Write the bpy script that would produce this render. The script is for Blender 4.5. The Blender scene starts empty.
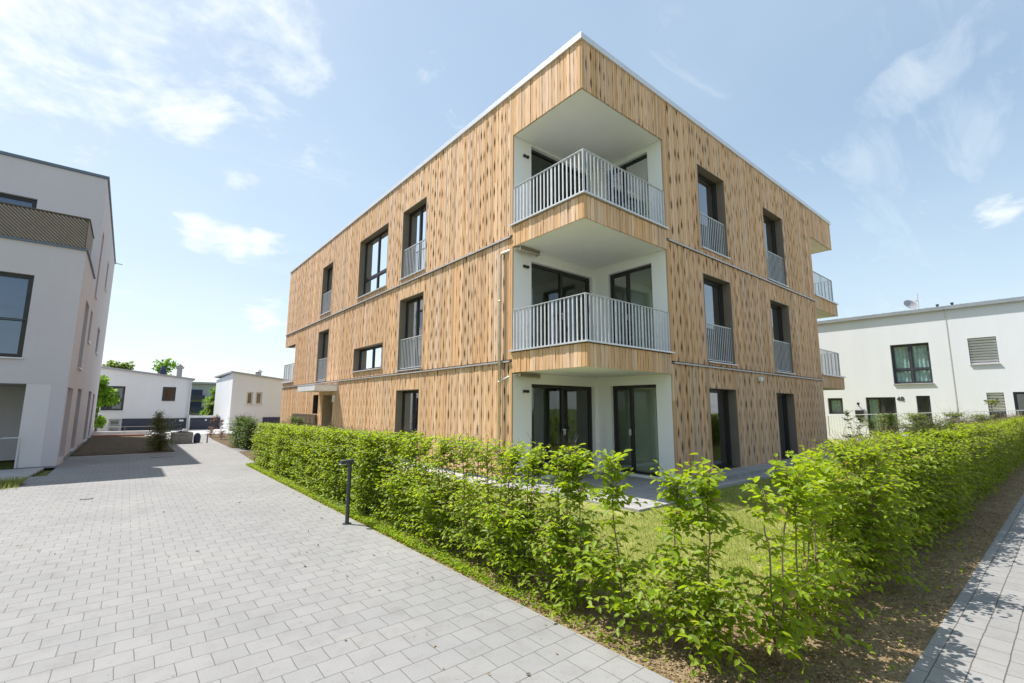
import bpy, math, random
import numpy as np
from mathutils import Matrix, Vector
random.seed(7)
RNG = np.random.default_rng(11)
scene = bpy.context.scene
COL = scene.collection

# ------------------------------------------------------------------ camera
f_px = 461.36
yaw, pit, rol = .8807, .1414, .0048
F = Vector((math.cos(yaw)*math.cos(pit), math.sin(yaw)*math.cos(pit), math.sin(pit)))
r0 = F.cross(Vector((0, 0, 1))).normalized()
u0 = r0.cross(F)
r1 = r0*math.cos(rol) + u0*math.sin(rol)
u1 = -r0*math.sin(rol) + u0*math.cos(rol)
cam_d = bpy.data.cameras.new("camera")
cam = bpy.data.objects.new("camera", cam_d)
COL.objects.link(cam)
M = Matrix((r1, u1, -F)).transposed().to_4x4()
M.translation = (0, 0, 1.65)
cam.matrix_world = M
cam_d.sensor_width = 36
cam_d.lens = f_px/1024*36
cam_d.clip_start = .05
cam_d.clip_end = 3000
scene.camera = cam

# ------------------------------------------------------------------ sun and sky
SUN = Vector((-.312, .53, 1)).normalized()          # direction towards the sun
EL = math.asin(SUN.z)
ROT = math.atan2(SUN.x, SUN.y)
sl = bpy.data.lights.new("sun", 'SUN')
sl.energy = 3.1
sl.angle = math.radians(.5)
sl.color = (1, .955, .895)
so = bpy.data.objects.new("sun", sl)
so.rotation_euler = SUN.to_track_quat('Z', 'Y').to_euler()
COL.objects.link(so)

w = bpy.data.worlds.new("World")
scene.world = w
w.use_nodes = True
nt = w.node_tree
nt.nodes.clear()
def nn(tree, typ, **kw):
    n = tree.nodes.new(typ)
    for k, v in kw.items():
        setattr(n, k, v)
    return n
def lk(tree, a, b):
    tree.links.new(a, b)
def math_n(tree, op, a, b=None, clamp=False):
    n = nn(tree, 'ShaderNodeMath', operation=op, use_clamp=clamp)
    for i, v in enumerate((a, b)):
        if v is None:
            continue
        if isinstance(v, (int, float)):
            n.inputs[i].default_value = v
        else:
            lk(tree, v, n.inputs[i])
    return n.outputs[0]
def build_sky():
    sky = nn(nt, 'ShaderNodeTexSky', sky_type='NISHITA')
    sky.sun_disc = False
    sky.sun_elevation = EL
    sky.sun_rotation = ROT
    sky.altitude = 400
    sky.air_density = 1.0
    sky.dust_density = .7
    sky.ozone_density = 1.0
    tc = nn(nt, 'ShaderNodeTexCoord')
    sep = nn(nt, 'ShaderNodeSeparateXYZ')
    lk(nt, tc.outputs['Generated'], sep.inputs[0])
    # project the view direction on a flat cloud layer
    zc = math_n(nt, 'ADD', math_n(nt, 'MAXIMUM', sep.outputs[2], 0.0), .16)
    px = math_n(nt, 'DIVIDE', sep.outputs[0], zc)
    py = math_n(nt, 'DIVIDE', sep.outputs[1], zc)
    comb = nn(nt, 'ShaderNodeCombineXYZ')
    lk(nt, px, comb.inputs[0]); lk(nt, py, comb.inputs[1])
    def noise(scale, detail, rough, off=(0, 0, 0), sc=(1, 1, 1), rz=0, dist=0):
        mp = nn(nt, 'ShaderNodeMapping')
        mp.inputs['Location'].default_value = off
        mp.inputs['Scale'].default_value = sc
        mp.inputs['Rotation'].default_value = (0, 0, rz)
        lk(nt, comb.outputs[0], mp.inputs[0])
        n = nn(nt, 'ShaderNodeTexNoise')
        n.inputs['Scale'].default_value = scale
        n.inputs['Detail'].default_value = detail
        n.inputs['Roughness'].default_value = rough
        n.inputs['Distortion'].default_value = dist
        lk(nt, mp.outputs[0], n.inputs['Vector'])
        return n.outputs['Fac']
    def ramp(v, a, b):
        mr = nn(nt, 'ShaderNodeMapRange', interpolation_type='SMOOTHSTEP')
        mr.inputs['From Min'].default_value = a
        mr.inputs['From Max'].default_value = b
        lk(nt, v, mr.inputs['Value'])
        return mr.outputs[0]
    def blob(d, inner, outer):
        d = Vector(d).normalized()
        dp = nn(nt, 'ShaderNodeVectorMath', operation='DOT_PRODUCT')
        lk(nt, tc.outputs['Generated'], dp.inputs[0])
        dp.inputs[1].default_value = d
        return ramp(dp.outputs['Value'], math.cos(math.radians(outer)), math.cos(math.radians(inner)))
    def pix(u, v):
        return M.to_3x3() @ Vector((u-512, -(v-341.5), -f_px))
    puffs = noise(2.1, 9, .62, (3.1, 1.7, 0), dist=.4)
    fine = noise(6.5, 8, .65, (1.2, 8.3, 0), dist=.3)
    pf = math_n(nt, 'ADD', math_n(nt, 'MULTIPLY', puffs, .6), math_n(nt, 'MULTIPLY', fine, .4))
    blobs = None
    for u, v, a, b, g in ((10, 15, 2, 14, .3), (90, 30, 2, 12, .32), (140, 75, 1, 8, .25), (170, 100, .3, 5, .2), (190, 10, 2, 12, .25), (260, 30, 1, 10, .25), (320, 30, 1, 9, .25),
                          (188, 236, .2, 3.2, .27), (215, 240, .2, 3.6, .32), (245, 243, .2, 3.4, .32), (270, 243, .2, 2.6, .24), (224, 185, .1, 2.4, .26), (243, 188, .1, 2.6, .26),
                          (190, 205, .1, 2.2, .16), (262, 310, .1, 3, .22), (275, 325, .1, 3.5, .2), (205, 350, .5, 6, .2), (150, 345, .5, 5, .14), (425, 66, .1, 3, .26), (415, 74, .1, 2, .15),
                          (1000, 204, .1, 2.6, .30), (975, 212, .1, 3, .2), (125, 278, .1, 2, .14)):
        k = math_n(nt, 'MULTIPLY', blob(pix(u, v), a, b), g)
        blobs = k if blobs is None else math_n(nt, 'ADD', blobs, k)
    cum = math_n(nt, 'MULTIPLY', ramp(math_n(nt, 'ADD', math_n(nt, 'MULTIPLY', math_n(nt, 'SUBTRACT', pf, .5), 2.6), math_n(nt, 'MINIMUM', blobs, .5)), .08, .74), .86)
    wisp = None
    for u, v, a, b, g in ((878, 100, .2, 3, .3), (905, 82, .2, 3, .34), (935, 60, .2, 3.2, .34), (968, 38, .2, 3, .3), (1000, 12, .2, 3.4, .3),
                          (720, 205, .5, 6, .2), (770, 150, .5, 7, .22), (700, 60, 1, 9, .2), (860, 170, .5, 7, .24), (930, 150, .5, 7, .24), (990, 130, .5, 6, .2),
                          (900, 260, .5, 7, .16), (640, 40, 1, 8, .16), (820, 300, 1, 7, .16), (60, 120, 1, 12, .2), (330, 120, 1, 12, .14)):
        k = math_n(nt, 'MULTIPLY', blob(pix(u, v), a, b), g)
        wisp = k if wisp is None else math_n(nt, 'ADD', wisp, k)
    soft = noise(3.2, 8, .6, (7.7, 2.2, 0), (.6, 1.9, 1), math.radians(52), .8)
    wispm = math_n(nt, 'MULTIPLY', ramp(math_n(nt, 'ADD', math_n(nt, 'MULTIPLY', math_n(nt, 'SUBTRACT', soft, .5), 1.8), math_n(nt, 'MINIMUM', wisp, .4)), .06, .85), .46)
    cir = noise(1.5, 7, .6, (5.4, .6, 0), (.55, 2.6, 1), math.radians(38), .6)
    cirm = math_n(nt, 'MULTIPLY', ramp(cir, .47, .78), .42)
    veil = math_n(nt, 'ADD', math_n(nt, 'MULTIPLY', ramp(noise(.8, 4, .5, (2, 2, 0)), .3, .7), .16), .10)
    # pale band near the horizon and the milky air towards the sun side
    hor = math_n(nt, 'MULTIPLY', math_n(nt, 'POWER', math_n(nt, 'SUBTRACT', 1.0, math_n(nt, 'MAXIMUM', sep.outputs[2], 0.0), True), 5.0), .34)
    allc = math_n(nt, 'MAXIMUM', cum, math_n(nt, 'MAXIMUM', math_n(nt, 'MAXIMUM', cirm, wispm), veil))
    allc = math_n(nt, 'MAXIMUM', allc, hor, True)
    mix = nn(nt, 'ShaderNodeMix', data_type='RGBA')
    lk(nt, allc, mix.inputs['Factor'])
    # keep the bright sky near the sun from burning out: c*g/(1+c/k)
    den = nn(nt, 'ShaderNodeVectorMath', operation='MULTIPLY_ADD')
    lk(nt, sky.outputs[0], den.inputs[0])
    den.inputs[1].default_value = (1/(CLOUD*1.7),)*3
    den.inputs[2].default_value = (1, 1, 1)
    dv = nn(nt, 'ShaderNodeVectorMath', operation='DIVIDE')
    lk(nt, sky.outputs[0], dv.inputs[0]); lk(nt, den.outputs[0], dv.inputs[1])
    gn = nn(nt, 'ShaderNodeVectorMath', operation='SCALE')
    lk(nt, dv.outputs[0], gn.inputs[0]); gn.inputs['Scale'].default_value = 1.02
    lk(nt, gn.outputs[0], mix.inputs['A'])
    # thin air is faintly cyan, thick cloud white
    cmixn = nn(nt, 'ShaderNodeMix', data_type='RGBA')
    lk(nt, math_n(nt, 'MAXIMUM', cum, wispm), cmixn.inputs['Factor'])
    cmixn.inputs['A'].default_value = (CLOUD*.74, CLOUD*.90, CLOUD*.94, 1)
    cmixn.inputs['B'].default_value = (CLOUD, CLOUD*.995, CLOUD*.985, 1)
    lk(nt, cmixn.outputs['Result'], mix.inputs['B'])
    bg = nn(nt, 'ShaderNodeBackground')
    bg.inputs['Strength'].default_value = SKY_STRENGTH
    lk(nt, mix.outputs['Result'], bg.inputs['Color'])
    out = nn(nt, 'ShaderNodeOutputWorld')
    lk(nt, bg.outputs[0], out.inputs[0])
CLOUD = 3.35
SKY_STRENGTH = .15
build_sky()
vs = scene.view_settings
vs.view_transform = 'Standard'
vs.look = 'None'
vs.exposure = 1.2
vs.gamma = 1
scene.cycles.max_bounces = 8
scene.cycles.transparent_max_bounces = 16
scene.cycles.caustics_reflective = False
scene.cycles.caustics_refractive = False

# ------------------------------------------------------------------ materials
def new_mat(name):
    m = bpy.data.materials.new(name)
    m.use_nodes = True
    t = m.node_tree
    return m, t, t.nodes['Principled BSDF']
def tnoise(t, scale, detail=4, rough=.55, sc=None, vec=None):
    n = nn(t, 'ShaderNodeTexNoise')
    n.inputs['Scale'].default_value = scale
    n.inputs['Detail'].default_value = detail
    n.inputs['Roughness'].default_value = rough
    if vec is None:
        vec = nn(t, 'ShaderNodeTexCoord').outputs['Object']
    if sc:
        mp = nn(t, 'ShaderNodeMapping')
        mp.inputs['Scale'].default_value = sc
        lk(t, vec, mp.inputs[0])
        vec = mp.outputs[0]
    lk(t, vec, n.inputs['Vector'])
    return n.outputs['Fac']
def tramp(t, v, stops):
    r = nn(t, 'ShaderNodeValToRGB')
    el = r.color_ramp.elements
    while len(el) < len(stops):
        el.new(.5)
    for e, (p, c) in zip(el, stops):
        e.position = p
        e.color = (*c, 1)
    lk(t, v, r.inputs[0])
    return r.outputs[0]
def tmix(t, fac, a, b, blend='MIX'):
    n = nn(t, 'ShaderNodeMix', data_type='RGBA', blend_type=blend)
    for s, v in (('Factor', fac), ('A', a), ('B', b)):
        if isinstance(v, (int, float)):
            n.inputs[s].default_value = v
        elif isinstance(v, tuple):
            n.inputs[s].default_value = (*v, 1)
        else:
            lk(t, v, n.inputs[s])
    return n.outputs['Result']
def tbump(t, bsdf, h, strength, dist):
    b = nn(t, 'ShaderNodeBump')
    b.inputs['Strength'].default_value = strength
    b.inputs['Distance'].default_value = dist
    lk(t, h, b.inputs['Height'])
    lk(t, b.outputs[0], bsdf.inputs['Normal'])
def plain(name, col, rough=.6, metal=0, var=.12, scale=3, bump=0, bscale=60):
    m, t, b = new_mat(name)
    d = tuple(max(0, c*(1-var)) for c in col)
    l = tuple(min(1, c*(1+var)) for c in col)
    lk(t, tramp(t, tnoise(t, scale, 6, .6), [(.3, d), (.7, l)]), b.inputs['Base Color'])
    b.inputs['Roughness'].default_value = rough
    b.inputs['Metallic'].default_value = metal
    if bump:
        tbump(t, b, tnoise(t, bscale, 3), bump, .01)
    return m
def plaster(name, col, var=.05):
    m, t, b = new_mat(name)
    big = tnoise(t, .7, 5, .6)
    c = tramp(t, big, [(.3, tuple(x*(1-var) for x in col)), (.7, col)])
    streak = tnoise(t, 1.6, 5, .6, (1, 1, .12))
    c = tmix(t, .5, c, tramp(t, streak, [(.35, tuple(x*.93 for x in col)), (.65, col)]))
    lk(t, c, b.inputs['Base Color'])
    b.inputs['Roughness'].default_value = .9
    b.inputs['Specular IOR Level'].default_value = .2
    tbump(t, b, tnoise(t, 90, 3), .35, .006)
    return m
def wood(name, a, bcol, grey=.1):
    m, t, b = new_mat(name)
    geo = nn(t, 'ShaderNodeNewGeometry')
    tc = nn(t, 'ShaderNodeTexCoord')
    rnd = geo.outputs['Random Per Island']
    va = nn(t, 'ShaderNodeVectorMath', operation='MULTIPLY_ADD')
    lk(t, tc.outputs['Object'], va.inputs[0])
    va.inputs[1].default_value = (1, 1, 1)
    cmb = nn(t, 'ShaderNodeCombineXYZ')
    lk(t, math_n(t, 'MULTIPLY', rnd, 37.0), cmb.inputs[2])
    lk(t, cmb.outputs[0], va.inputs[2])
    grain = tnoise(t, 1, 6, .65, (70, 70, 2.2), va.outputs[0])
    patch = tnoise(t, .8, 4, .6)
    base = tmix(t, rnd, a, bcol)
    base = tmix(t, tramp(t, grain, [(.35, (.0, .0, .0)), (.75, (1, 1, 1))]), base, tuple(x*.72 for x in a))
    base = tmix(t, math_n(t, 'MULTIPLY', tramp(t, patch, [(.45, (0, 0, 0)), (.75, (1, 1, 1))]), grey), base, (.32, .27, .22))
    h = nn(t, 'ShaderNodeHueSaturation')
    lk(t, base, h.inputs['Color'])
    rr = math_n(t, 'FRACT', math_n(t, 'MULTIPLY', rnd, 7.13))
    lk(t, math_n(t, 'ADD', math_n(t, 'MULTIPLY', rr, .28), .85), h.inputs['Value'])
    lk(t, math_n(t, 'ADD', math_n(t, 'MULTIPLY', math_n(t, 'FRACT', math_n(t, 'MULTIPLY', rnd, 13.7)), .3), .8), h.inputs['Saturation'])
    lk(t, h.outputs[0], b.inputs['Base Color'])
    b.inputs['Roughness'].default_value = .75
    b.inputs['Specular IOR Level'].default_value = .25
    tbump(t, b, grain, .3, .004)
    return m
def glass(name, tint, refl=.06, ior=1.6, rc=(.93, .97, 1)):
    m = bpy.data.materials.new(name)
    m.use_nodes = True
    t = m.node_tree
    t.nodes.clear()
    tr = nn(t, 'ShaderNodeBsdfTransparent')
    tr.inputs[0].default_value = (*tint, 1)
    gl = nn(t, 'ShaderNodeBsdfGlossy')
    gl.inputs['Roughness'].default_value = .01
    gl.inputs['Color'].default_value = (*rc, 1)
    # a very slight waviness, as in real double glazing
    bm = nn(t, 'ShaderNodeBump')
    bm.inputs['Strength'].default_value = .04
    bm.inputs['Distance'].default_value = .02
    lk(t, tnoise(t, 1.6, 2), bm.inputs['Height'])
    lk(t, bm.outputs[0], gl.inputs['Normal'])
    fr = nn(t, 'ShaderNodeFresnel')
    fr.inputs[0].default_value = ior
    fac = math_n(t, 'ADD', math_n(t, 'MULTIPLY', fr.outputs[0], 1.4), refl, True)
    mx = nn(t, 'ShaderNodeMixShader')
    lk(t, fac, mx.inputs[0]); lk(t, tr.outputs[0], mx.inputs[1]); lk(t, gl.outputs[0], mx.inputs[2])
    o = nn(t, 'ShaderNodeOutputMaterial')
    lk(t, mx.outputs[0], o.inputs[0])
    return m
def leaf(name, a, bcol, trans, tfac=.45, rough=.5, brown=0):
    m = bpy.data.materials.new(name)
    m.use_nodes = True
    t = m.node_tree
    t.nodes.clear()
    geo = nn(t, 'ShaderNodeNewGeometry')
    rnd = geo.outputs['Random Per Island']
    oi = nn(t, 'ShaderNodeObjectInfo')
    tc = nn(t, 'ShaderNodeTexCoord')
    cl = tnoise(t, 2.3, 3, .5, None, tc.outputs['Object'])
    k = math_n(t, 'ADD', math_n(t, 'MULTIPLY', rnd, .65), math_n(t, 'MULTIPLY', cl, .5))
    k = math_n(t, 'ADD', k, math_n(t, 'MULTIPLY', math_n(t, 'SUBTRACT', oi.outputs['Random'], .5), .25), True)
    c = tmix(t, k, a, bcol)
    if brown:
        old = math_n(t, 'GREATER_THAN', math_n(t, 'FRACT', math_n(t, 'MULTIPLY', rnd, 17.3)), 1-brown)
        c = tmix(t, old, c, (.30, .17, .07))
    p = nn(t, 'ShaderNodeBsdfPrincipled')
    p.inputs['Roughness'].default_value = rough
    p.inputs['Specular IOR Level'].default_value = .45
    lk(t, c, p.inputs['Base Color'])
    tl = nn(t, 'ShaderNodeBsdfTranslucent')
    lk(t, tmix(t, k, tuple(x*.7 for x in trans), trans), tl.inputs[0])
    mx = nn(t, 'ShaderNodeMixShader')
    mx.inputs[0].default_value = tfac
    lk(t, p.outputs[0], mx.inputs[1]); lk(t, tl.outputs[0], mx.inputs[2])
    o = nn(t, 'ShaderNodeOutputMaterial')
    lk(t, mx.outputs[0], o.inputs[0])
    return m
def pavers(name, c1, c2, joint, bw, rh, mortar=.006, offset=.5, rz=0, squash=1, freq=2):
    m, t, b = new_mat(name)
    tc = nn(t, 'ShaderNodeTexCoord')
    # joints wander by a few millimetres, as hand-laid blocks do
    wob = nn(t, 'ShaderNodeTexNoise')
    wob.inputs['Scale'].default_value = 5
    wob.inputs['Detail'].default_value = 2
    lk(t, tc.outputs['Object'], wob.inputs['Vector'])
    va = nn(t, 'ShaderNodeVectorMath', operation='MULTIPLY_ADD')
    lk(t, wob.outputs['Color'], va.inputs[0])
    va.inputs[1].default_value = (.016, .016, 0)
    lk(t, tc.outputs['Object'], va.inputs[2])
    mp = nn(t, 'ShaderNodeMapping')
    mp.inputs['Rotation'].default_value = (0, 0, rz)
    lk(t, va.outputs[0], mp.inputs[0])
    br = nn(t, 'ShaderNodeTexBrick', offset=offset, squash=squash, squash_frequency=freq)
    br.inputs['Scale'].default_value = 1
    br.inputs['Brick Width'].default_value = bw
    br.inputs['Row Height'].default_value = rh
    br.inputs['Mortar Size'].default_value = mortar
    br.inputs['Mortar Smooth'].default_value = .25
    br.inputs['Bias'].default_value = 0
    br.inputs['Color1'].default_value = (*c1, 1)
    br.inputs['Color2'].default_value = (*c2, 1)
    br.inputs['Mortar'].default_value = (*joint, 1)
    lk(t, mp.outputs[0], br.inputs['Vector'])
    col = br.outputs['Color']
    big = tnoise(t, .45, 5, .6)
    col = tmix(t, 1.0, col, tramp(t, big, [(.3, (.86, .86, .87)), (.7, (1.05, 1.04, 1.02))]), 'MULTIPLY')
    mid = tnoise(t, 4.5, 6, .7)
    col = tmix(t, 1.0, col, tramp(t, mid, [(.28, (.86, .85, .835)), (.5, (1, 1, 1)), (.75, (1.04, 1.04, 1.04))]), 'MULTIPLY')
    grain = tnoise(t, 160, 3, .7)
    col = tmix(t, 1.0, col, tramp(t, grain, [(.25, (.66, .66, .66)), (.5, (1, 1, 1)), (.75, (1.14, 1.14, 1.14))]), 'MULTIPLY')
    spots = tnoise(t, 23, 2, .4)
    col = tmix(t, tramp(t, spots, [(.70, (0, 0, 0)), (.76, (.5, .5, .5))]), col, (.16, .14, .12))
    lk(t, col, b.inputs['Base Color'])
    b.inputs['Roughness'].default_value = .88
    b.inputs['Specular IOR Level'].default_value = .25
    inv = math_n(t, 'SUBTRACT', 1.0, br.outputs['Fac'])
    hh = math_n(t, 'ADD', inv, math_n(t, 'MULTIPLY', grain, .4))
    tbump(t, b, hh, .7, .006)
    return m
def ground_mat(name, stops, s1, s2, bump=.6):
    m, t, b = new_mat(name)
    n1 = tnoise(t, s1, 8, .7)
    n2 = tnoise(t, s2, 6, .75)
    k = math_n(t, 'ADD', math_n(t, 'MULTIPLY', n1, .45), math_n(t, 'MULTIPLY', n2, .55))
    lk(t, tramp(t, k, stops), b.inputs['Base Color'])
    b.inputs['Roughness'].default_value = .95
    b.inputs['Specular IOR Level'].default_value = .15
    tbump(t, b, n2, bump, .03)
    return m

WOOD = wood('larch_boards', (.76, .455, .25), (.87, .59, .35), .06)
DARKBACK = plain('dark_membrane', (.05, .04, .032), .9)
PLAST = plaster('white_render', (.88, .88, .865))
PLAST_W = plaster('white_house_render', (.77, .785, .81))
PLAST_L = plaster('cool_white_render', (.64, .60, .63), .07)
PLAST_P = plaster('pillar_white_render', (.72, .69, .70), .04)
SOFFIT = plaster('soffit_paint', (.88, .88, .84), .03)
METAL = plain('galvanised_steel', (.60, .605, .62), .5, .25, .10, 6)
TRIM = plain('pale_aluminium_trim', (.72, .71, .74), .35, .35, .06, 2)
LEDGE = plain('ledge_sheet', (.50, .46, .44), .45, .25, .12, 3)
TRIMD = plain('dark_roof_trim', (.14, .17, .22), .45, .3, .1, 2)
FRAME = plain('dark_bronze_frame', (.035, .032, .032), .4, .2, .15, 4)
FRAME_G = plain('anthracite_frame', (.05, .055, .065), .45, .1, .1, 4)
FRAME_W = plain('pale_window_frame', (.62, .62, .62), .5)
REVEAL = plain('bronze_reveal_sheet', (.27, .22, .175), .6, .1, .1, 2)
SILL = plain('sill_aluminium', (.66, .65, .67), .35, .35, .08, 3)
PIPE = plain('zinc_pipe', (.66, .58, .50), .4, .4, .12, 5)
GLASS = glass('tinted_glass', (.78, .88, .80), .13, 1.8)
GLASS_L = glass('loggia_glass', (.72, .82, .74), .035, 1.5)
GLASS_R = glass('mirror_glass', (.5, .58, .6), .10, 1.7, (.55, .68, .92))
GLASS_D = glass('dull_glass', (.84, .9, .9), .07, 1.5)
ROOM = plain('room_paint', (.82, .80, .75), .9, 0, .04)
PARQ = plain('room_floor', (.45, .35, .24), .5)
CURT = plain('grey_green_curtain', (.50, .68, .62), .9, 0, .3, 9)
BLIND = plain('pale_blind', (.76, .76, .77), .5, .1, .06)
BARK = plain('young_bark', (.17, .12, .085), .9, 0, .3, 30)
TWIG = plain('green_brown_twig', (.20, .15, .08), .85, 0, .3, 30)
BARKT = plain('tree_bark', (.12, .095, .07), .95, 0, .3, 12)
LEAF = leaf('hornbeam_leaf', (.09, .185, .007), (.31, .415, .016), (.55, .70, .018), .48, brown=.02)
LEAF_D = leaf('dark_hedge_leaf', (.05, .10, .012), (.12, .19, .03), (.16, .28, .03), .35)
LEAF_T = leaf('tree_leaf', (.07, .115, .025), (.17, .23, .055), (.34, .44, .09), .5)
LEAF_Y = leaf('bright_tree_leaf', (.09, .20, .015), (.2, .36, .03), (.3, .52, .04), .45)
LEAF_O = leaf('olive_leaf', (.10, .14, .04), (.26, .27, .09), (.30, .34, .09), .4)
LEAF_R = leaf('russet_leaf', (.12, .06, .04), (.24, .13, .09), (.25, .12, .07), .3)
GRASS = leaf('grass_blade', (.13, .19, .015), (.42, .43, .13), (.42, .48, .08), .4, .6)
LITTER = leaf('dry_litter', (.12, .075, .04), (.46, .34, .19), (.2, .14, .07), .1, .9)
PAVE = pavers('drive_pavers', (.280, .277, .273), (.300, .296, .291), (.15, .144, .136), .2, .195, .0028)
PAVE2 = pavers('path_pavers', (.285, .28, .274), (.32, .312, .302), (.13, .12, .11), .24, .155, .0035)
PAVE3 = pavers('terrace_pavers', (.36, .35, .34), (.40, .39, .375), (.22, .21, .20), .4, .4, .006, 0)
PALE = plain('pale_floor', (.68, .67, .65), .8)
SLAB = plain('concrete_slab', (.42, .42, .42), .85, 0, .12, 4, .3, 80)
SOIL = ground_mat('mulch_soil', [(.30, (.10, .065, .035)), (.42, (.25, .17, .095)), (.54, (.41, .305, .18)), (.72, (.54, .44, .29))], 5, 48, 1)
SOILD = ground_mat('dark_bed_soil', [(.3, (.05, .035, .025)), (.5, (.13, .095, .06)), (.7, (.24, .19, .12))], 2.5, 26, 1)
LAWN = ground_mat('lawn_turf', [(.3, (.12, .17, .02)), (.45, (.22, .26, .05)), (.56, (.38, .37, .12)), (.7, (.5, .44, .22))], 2.2, 60, .8)
LAND = ground_mat('rough_land', [(.3, (.06, .09, .02)), (.5, (.12, .15, .04)), (.7, (.2, .2, .08))], .4, 9, .6)
DARKP = plain('dark_blue_panels', (.035, .045, .075), .5, 0, .15, 2)
GREYW = plain('grey_weathered_wood', (.30, .29, .27), .85, 0, .25, 6)
BROWNP = plain('brown_panel', (.10, .065, .04), .6, 0, .15, 4)
BRICKR = plain('brick_red', (.36, .15, .10), .85, 0, .2, 10)
BLACK = plain('black_plastic', (.02, .022, .026), .5)
NAVY = plain('navy_sheet', (.03, .04, .09), .6)
WHITEP = plain('white_lacquer', (.8, .8, .8), .4)
MESHM = plain('brown_perforated_sheet', (.33, .27, .215), .6, .1, .12, 5)
ROOFG = plain('roof_gravel', (.30, .30, .29), .95, 0, .2, 9)
CHIM = plain('grey_chimney_sheet', (.38, .38, .40), .5, .3)
STRAW = plain('white_petal', (.78, .76, .80), .8)

# ------------------------------------------------------------------ mesh helpers
class MB:
    def __init__(s):
        s.v, s.f = [], []
    def quad(s, *p):
        n = len(s.v)
        s.v += [tuple(q) for q in p]
        s.f.append(tuple(range(n, n+len(p))))
        return s
    def box(s, x0, x1, y0, y1, z0, z1, bev=0):
        if x0 > x1: x0, x1 = x1, x0
        if y0 > y1: y0, y1 = y1, y0
        if z0 > z1: z0, z1 = z1, z0
        n = len(s.v)
        s.v += [(x0, y0, z0), (x1, y0, z0), (x1, y1, z0), (x0, y1, z0), (x0, y0, z1), (x1, y0, z1), (x1, y1, z1), (x0, y1, z1)]
        s.f += [tuple(n+i for i in q) for q in ((0, 3, 2, 1), (4, 5, 6, 7), (0, 1, 5, 4), (1, 2, 6, 5), (2, 3, 7, 6), (3, 0, 4, 7))]
        return s
    def prism(s, poly, axis, a, b):
        """extrude a closed 2-D outline along an axis (0,1,2)"""
        n = len(s.v); k = len(poly)
        for t in (a, b):
            for p in poly:
                q = list(p); q.insert(axis, t)
                s.v.append(tuple(q))
        s.f.append(tuple(range(n, n+k)))
        s.f.append(tuple(range(n+2*k-1, n+k-1, -1)))
        for i in range(k):
            j = (i+1) % k
            s.f.append((n+i, n+k+i, n+k+j, n+j))
        return s
    def tube(s, pts, rad, n=8, cap=True):
        pts = [Vector(p) for p in pts]
        if not isinstance(rad, (list, tuple)):
            rad = [rad]*len(pts)
        base = len(s.v)
        up = Vector((.13, .27, 1)).normalized()
        for i, p in enumerate(pts):
            d = (pts[min(i+1, len(pts)-1)] - pts[max(i-1, 0)]).normalized()
            a = d.cross(up)
            if a.length < .15:
                a = d.cross(Vector((1, .2, 0)))
            a.normalize()
            b = d.cross(a)
            for k in range(n):
                t = 2*math.pi*k/n
                s.v.append(tuple(p + (a*math.cos(t) + b*math.sin(t))*rad[i]))
        for i in range(len(pts)-1):
            for k in range(n):
                q = base+i*n+k; r = base+i*n+(k+1) % n
                s.f.append((q, r, r+n, q+n))
        if cap:
            s.f.append(tuple(range(base+n-1, base-1, -1)))
            e = base+(len(pts)-1)*n
            s.f.append(tuple(range(e, e+n)))
        return s
    def build(s, name, mat, parent=None, origin=None, smooth=False, bevel=0):
        o = Vector(origin) if origin is not None else (Vector(ORIG[parent]) if parent is not None else Vector((0, 0, 0)))
        me = bpy.data.meshes.new(name)
        me.from_pydata([(x-o.x, y-o.y, z-o.z) for x, y, z in s.v], [], s.f)
        me.materials.append(mat)
        me.update()
        if smooth:
            me.polygons.foreach_set('use_smooth', [True]*len(me.polygons))
        ob = bpy.data.objects.new(name, me)
        COL.objects.link(ob)
        if parent is not None:
            ob.parent = parent
        else:
            ob.location = o
        ORIG[ob] = tuple(o)
        if bevel:
            b = ob.modifiers.new('bevel', 'BEVEL')
            b.width = bevel; b.segments = 2; b.limit_method = 'ANGLE'
        return ob
ORIG = {}
def tag(o, label=None, cat=None, group=None, kind=None):
    for k, v in (('label', label), ('category', cat), ('group', group), ('kind', kind)):
        if v:
            o[k] = v
    return o
def thing(name, loc, label, cat, group=None):
    o = bpy.data.objects.new(name, None)
    COL.objects.link(o)
    o.location = loc
    o.empty_display_size = .2
    ORIG[o] = tuple(loc)
    return tag(o, label, cat, group)
def np_mesh(name, V, Fc, mat):
    """V (n,3) array, Fc (m,4) array of quads"""
    me = bpy.data.meshes.new(name)
    me.vertices.add(len(V))
    me.vertices.foreach_set('co', V.astype(np.float32).ravel())
    m = len(Fc)
    me.loops.add(m*4)
    me.polygons.add(m)
    me.loops.foreach_set('vertex_index', Fc.astype(np.int32).ravel())
    me.polygons.foreach_set('loop_start', np.arange(0, m*4, 4, dtype=np.int32))
    me.materials.append(mat)
    me.update(calc_edges=True)
    me.validate()
    return me
def rects(u0, u1, z0, z1, holes):
    """split a rectangle minus rectangular holes into rectangles"""
    us = sorted({u0, u1, *[min(max(h[i], u0), u1) for h in holes for i in (0, 1)]})
    zs = sorted({z0, z1, *[min(max(h[i], z0), z1) for h in holes for i in (2, 3)]})
    out = []
    for a, b in zip(us, us[1:]):
        run = None
        for c, d in zip(zs, zs[1:]):
            cu, cz = (a+b)/2, (c+d)/2
            solid = not any(h[0] < cu < h[1] and h[2] < cz < h[3] for h in holes)
            if solid:
                run = (run[0], d) if run else (c, d)
            if (not solid) and run:
                out.append((a, b, *run)); run = None
        if run:
            out.append((a, b, *run))
    return out
def struct(name, mb, mat, z=None):
    return tag(mb.build(name, mat), kind='structure')
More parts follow.
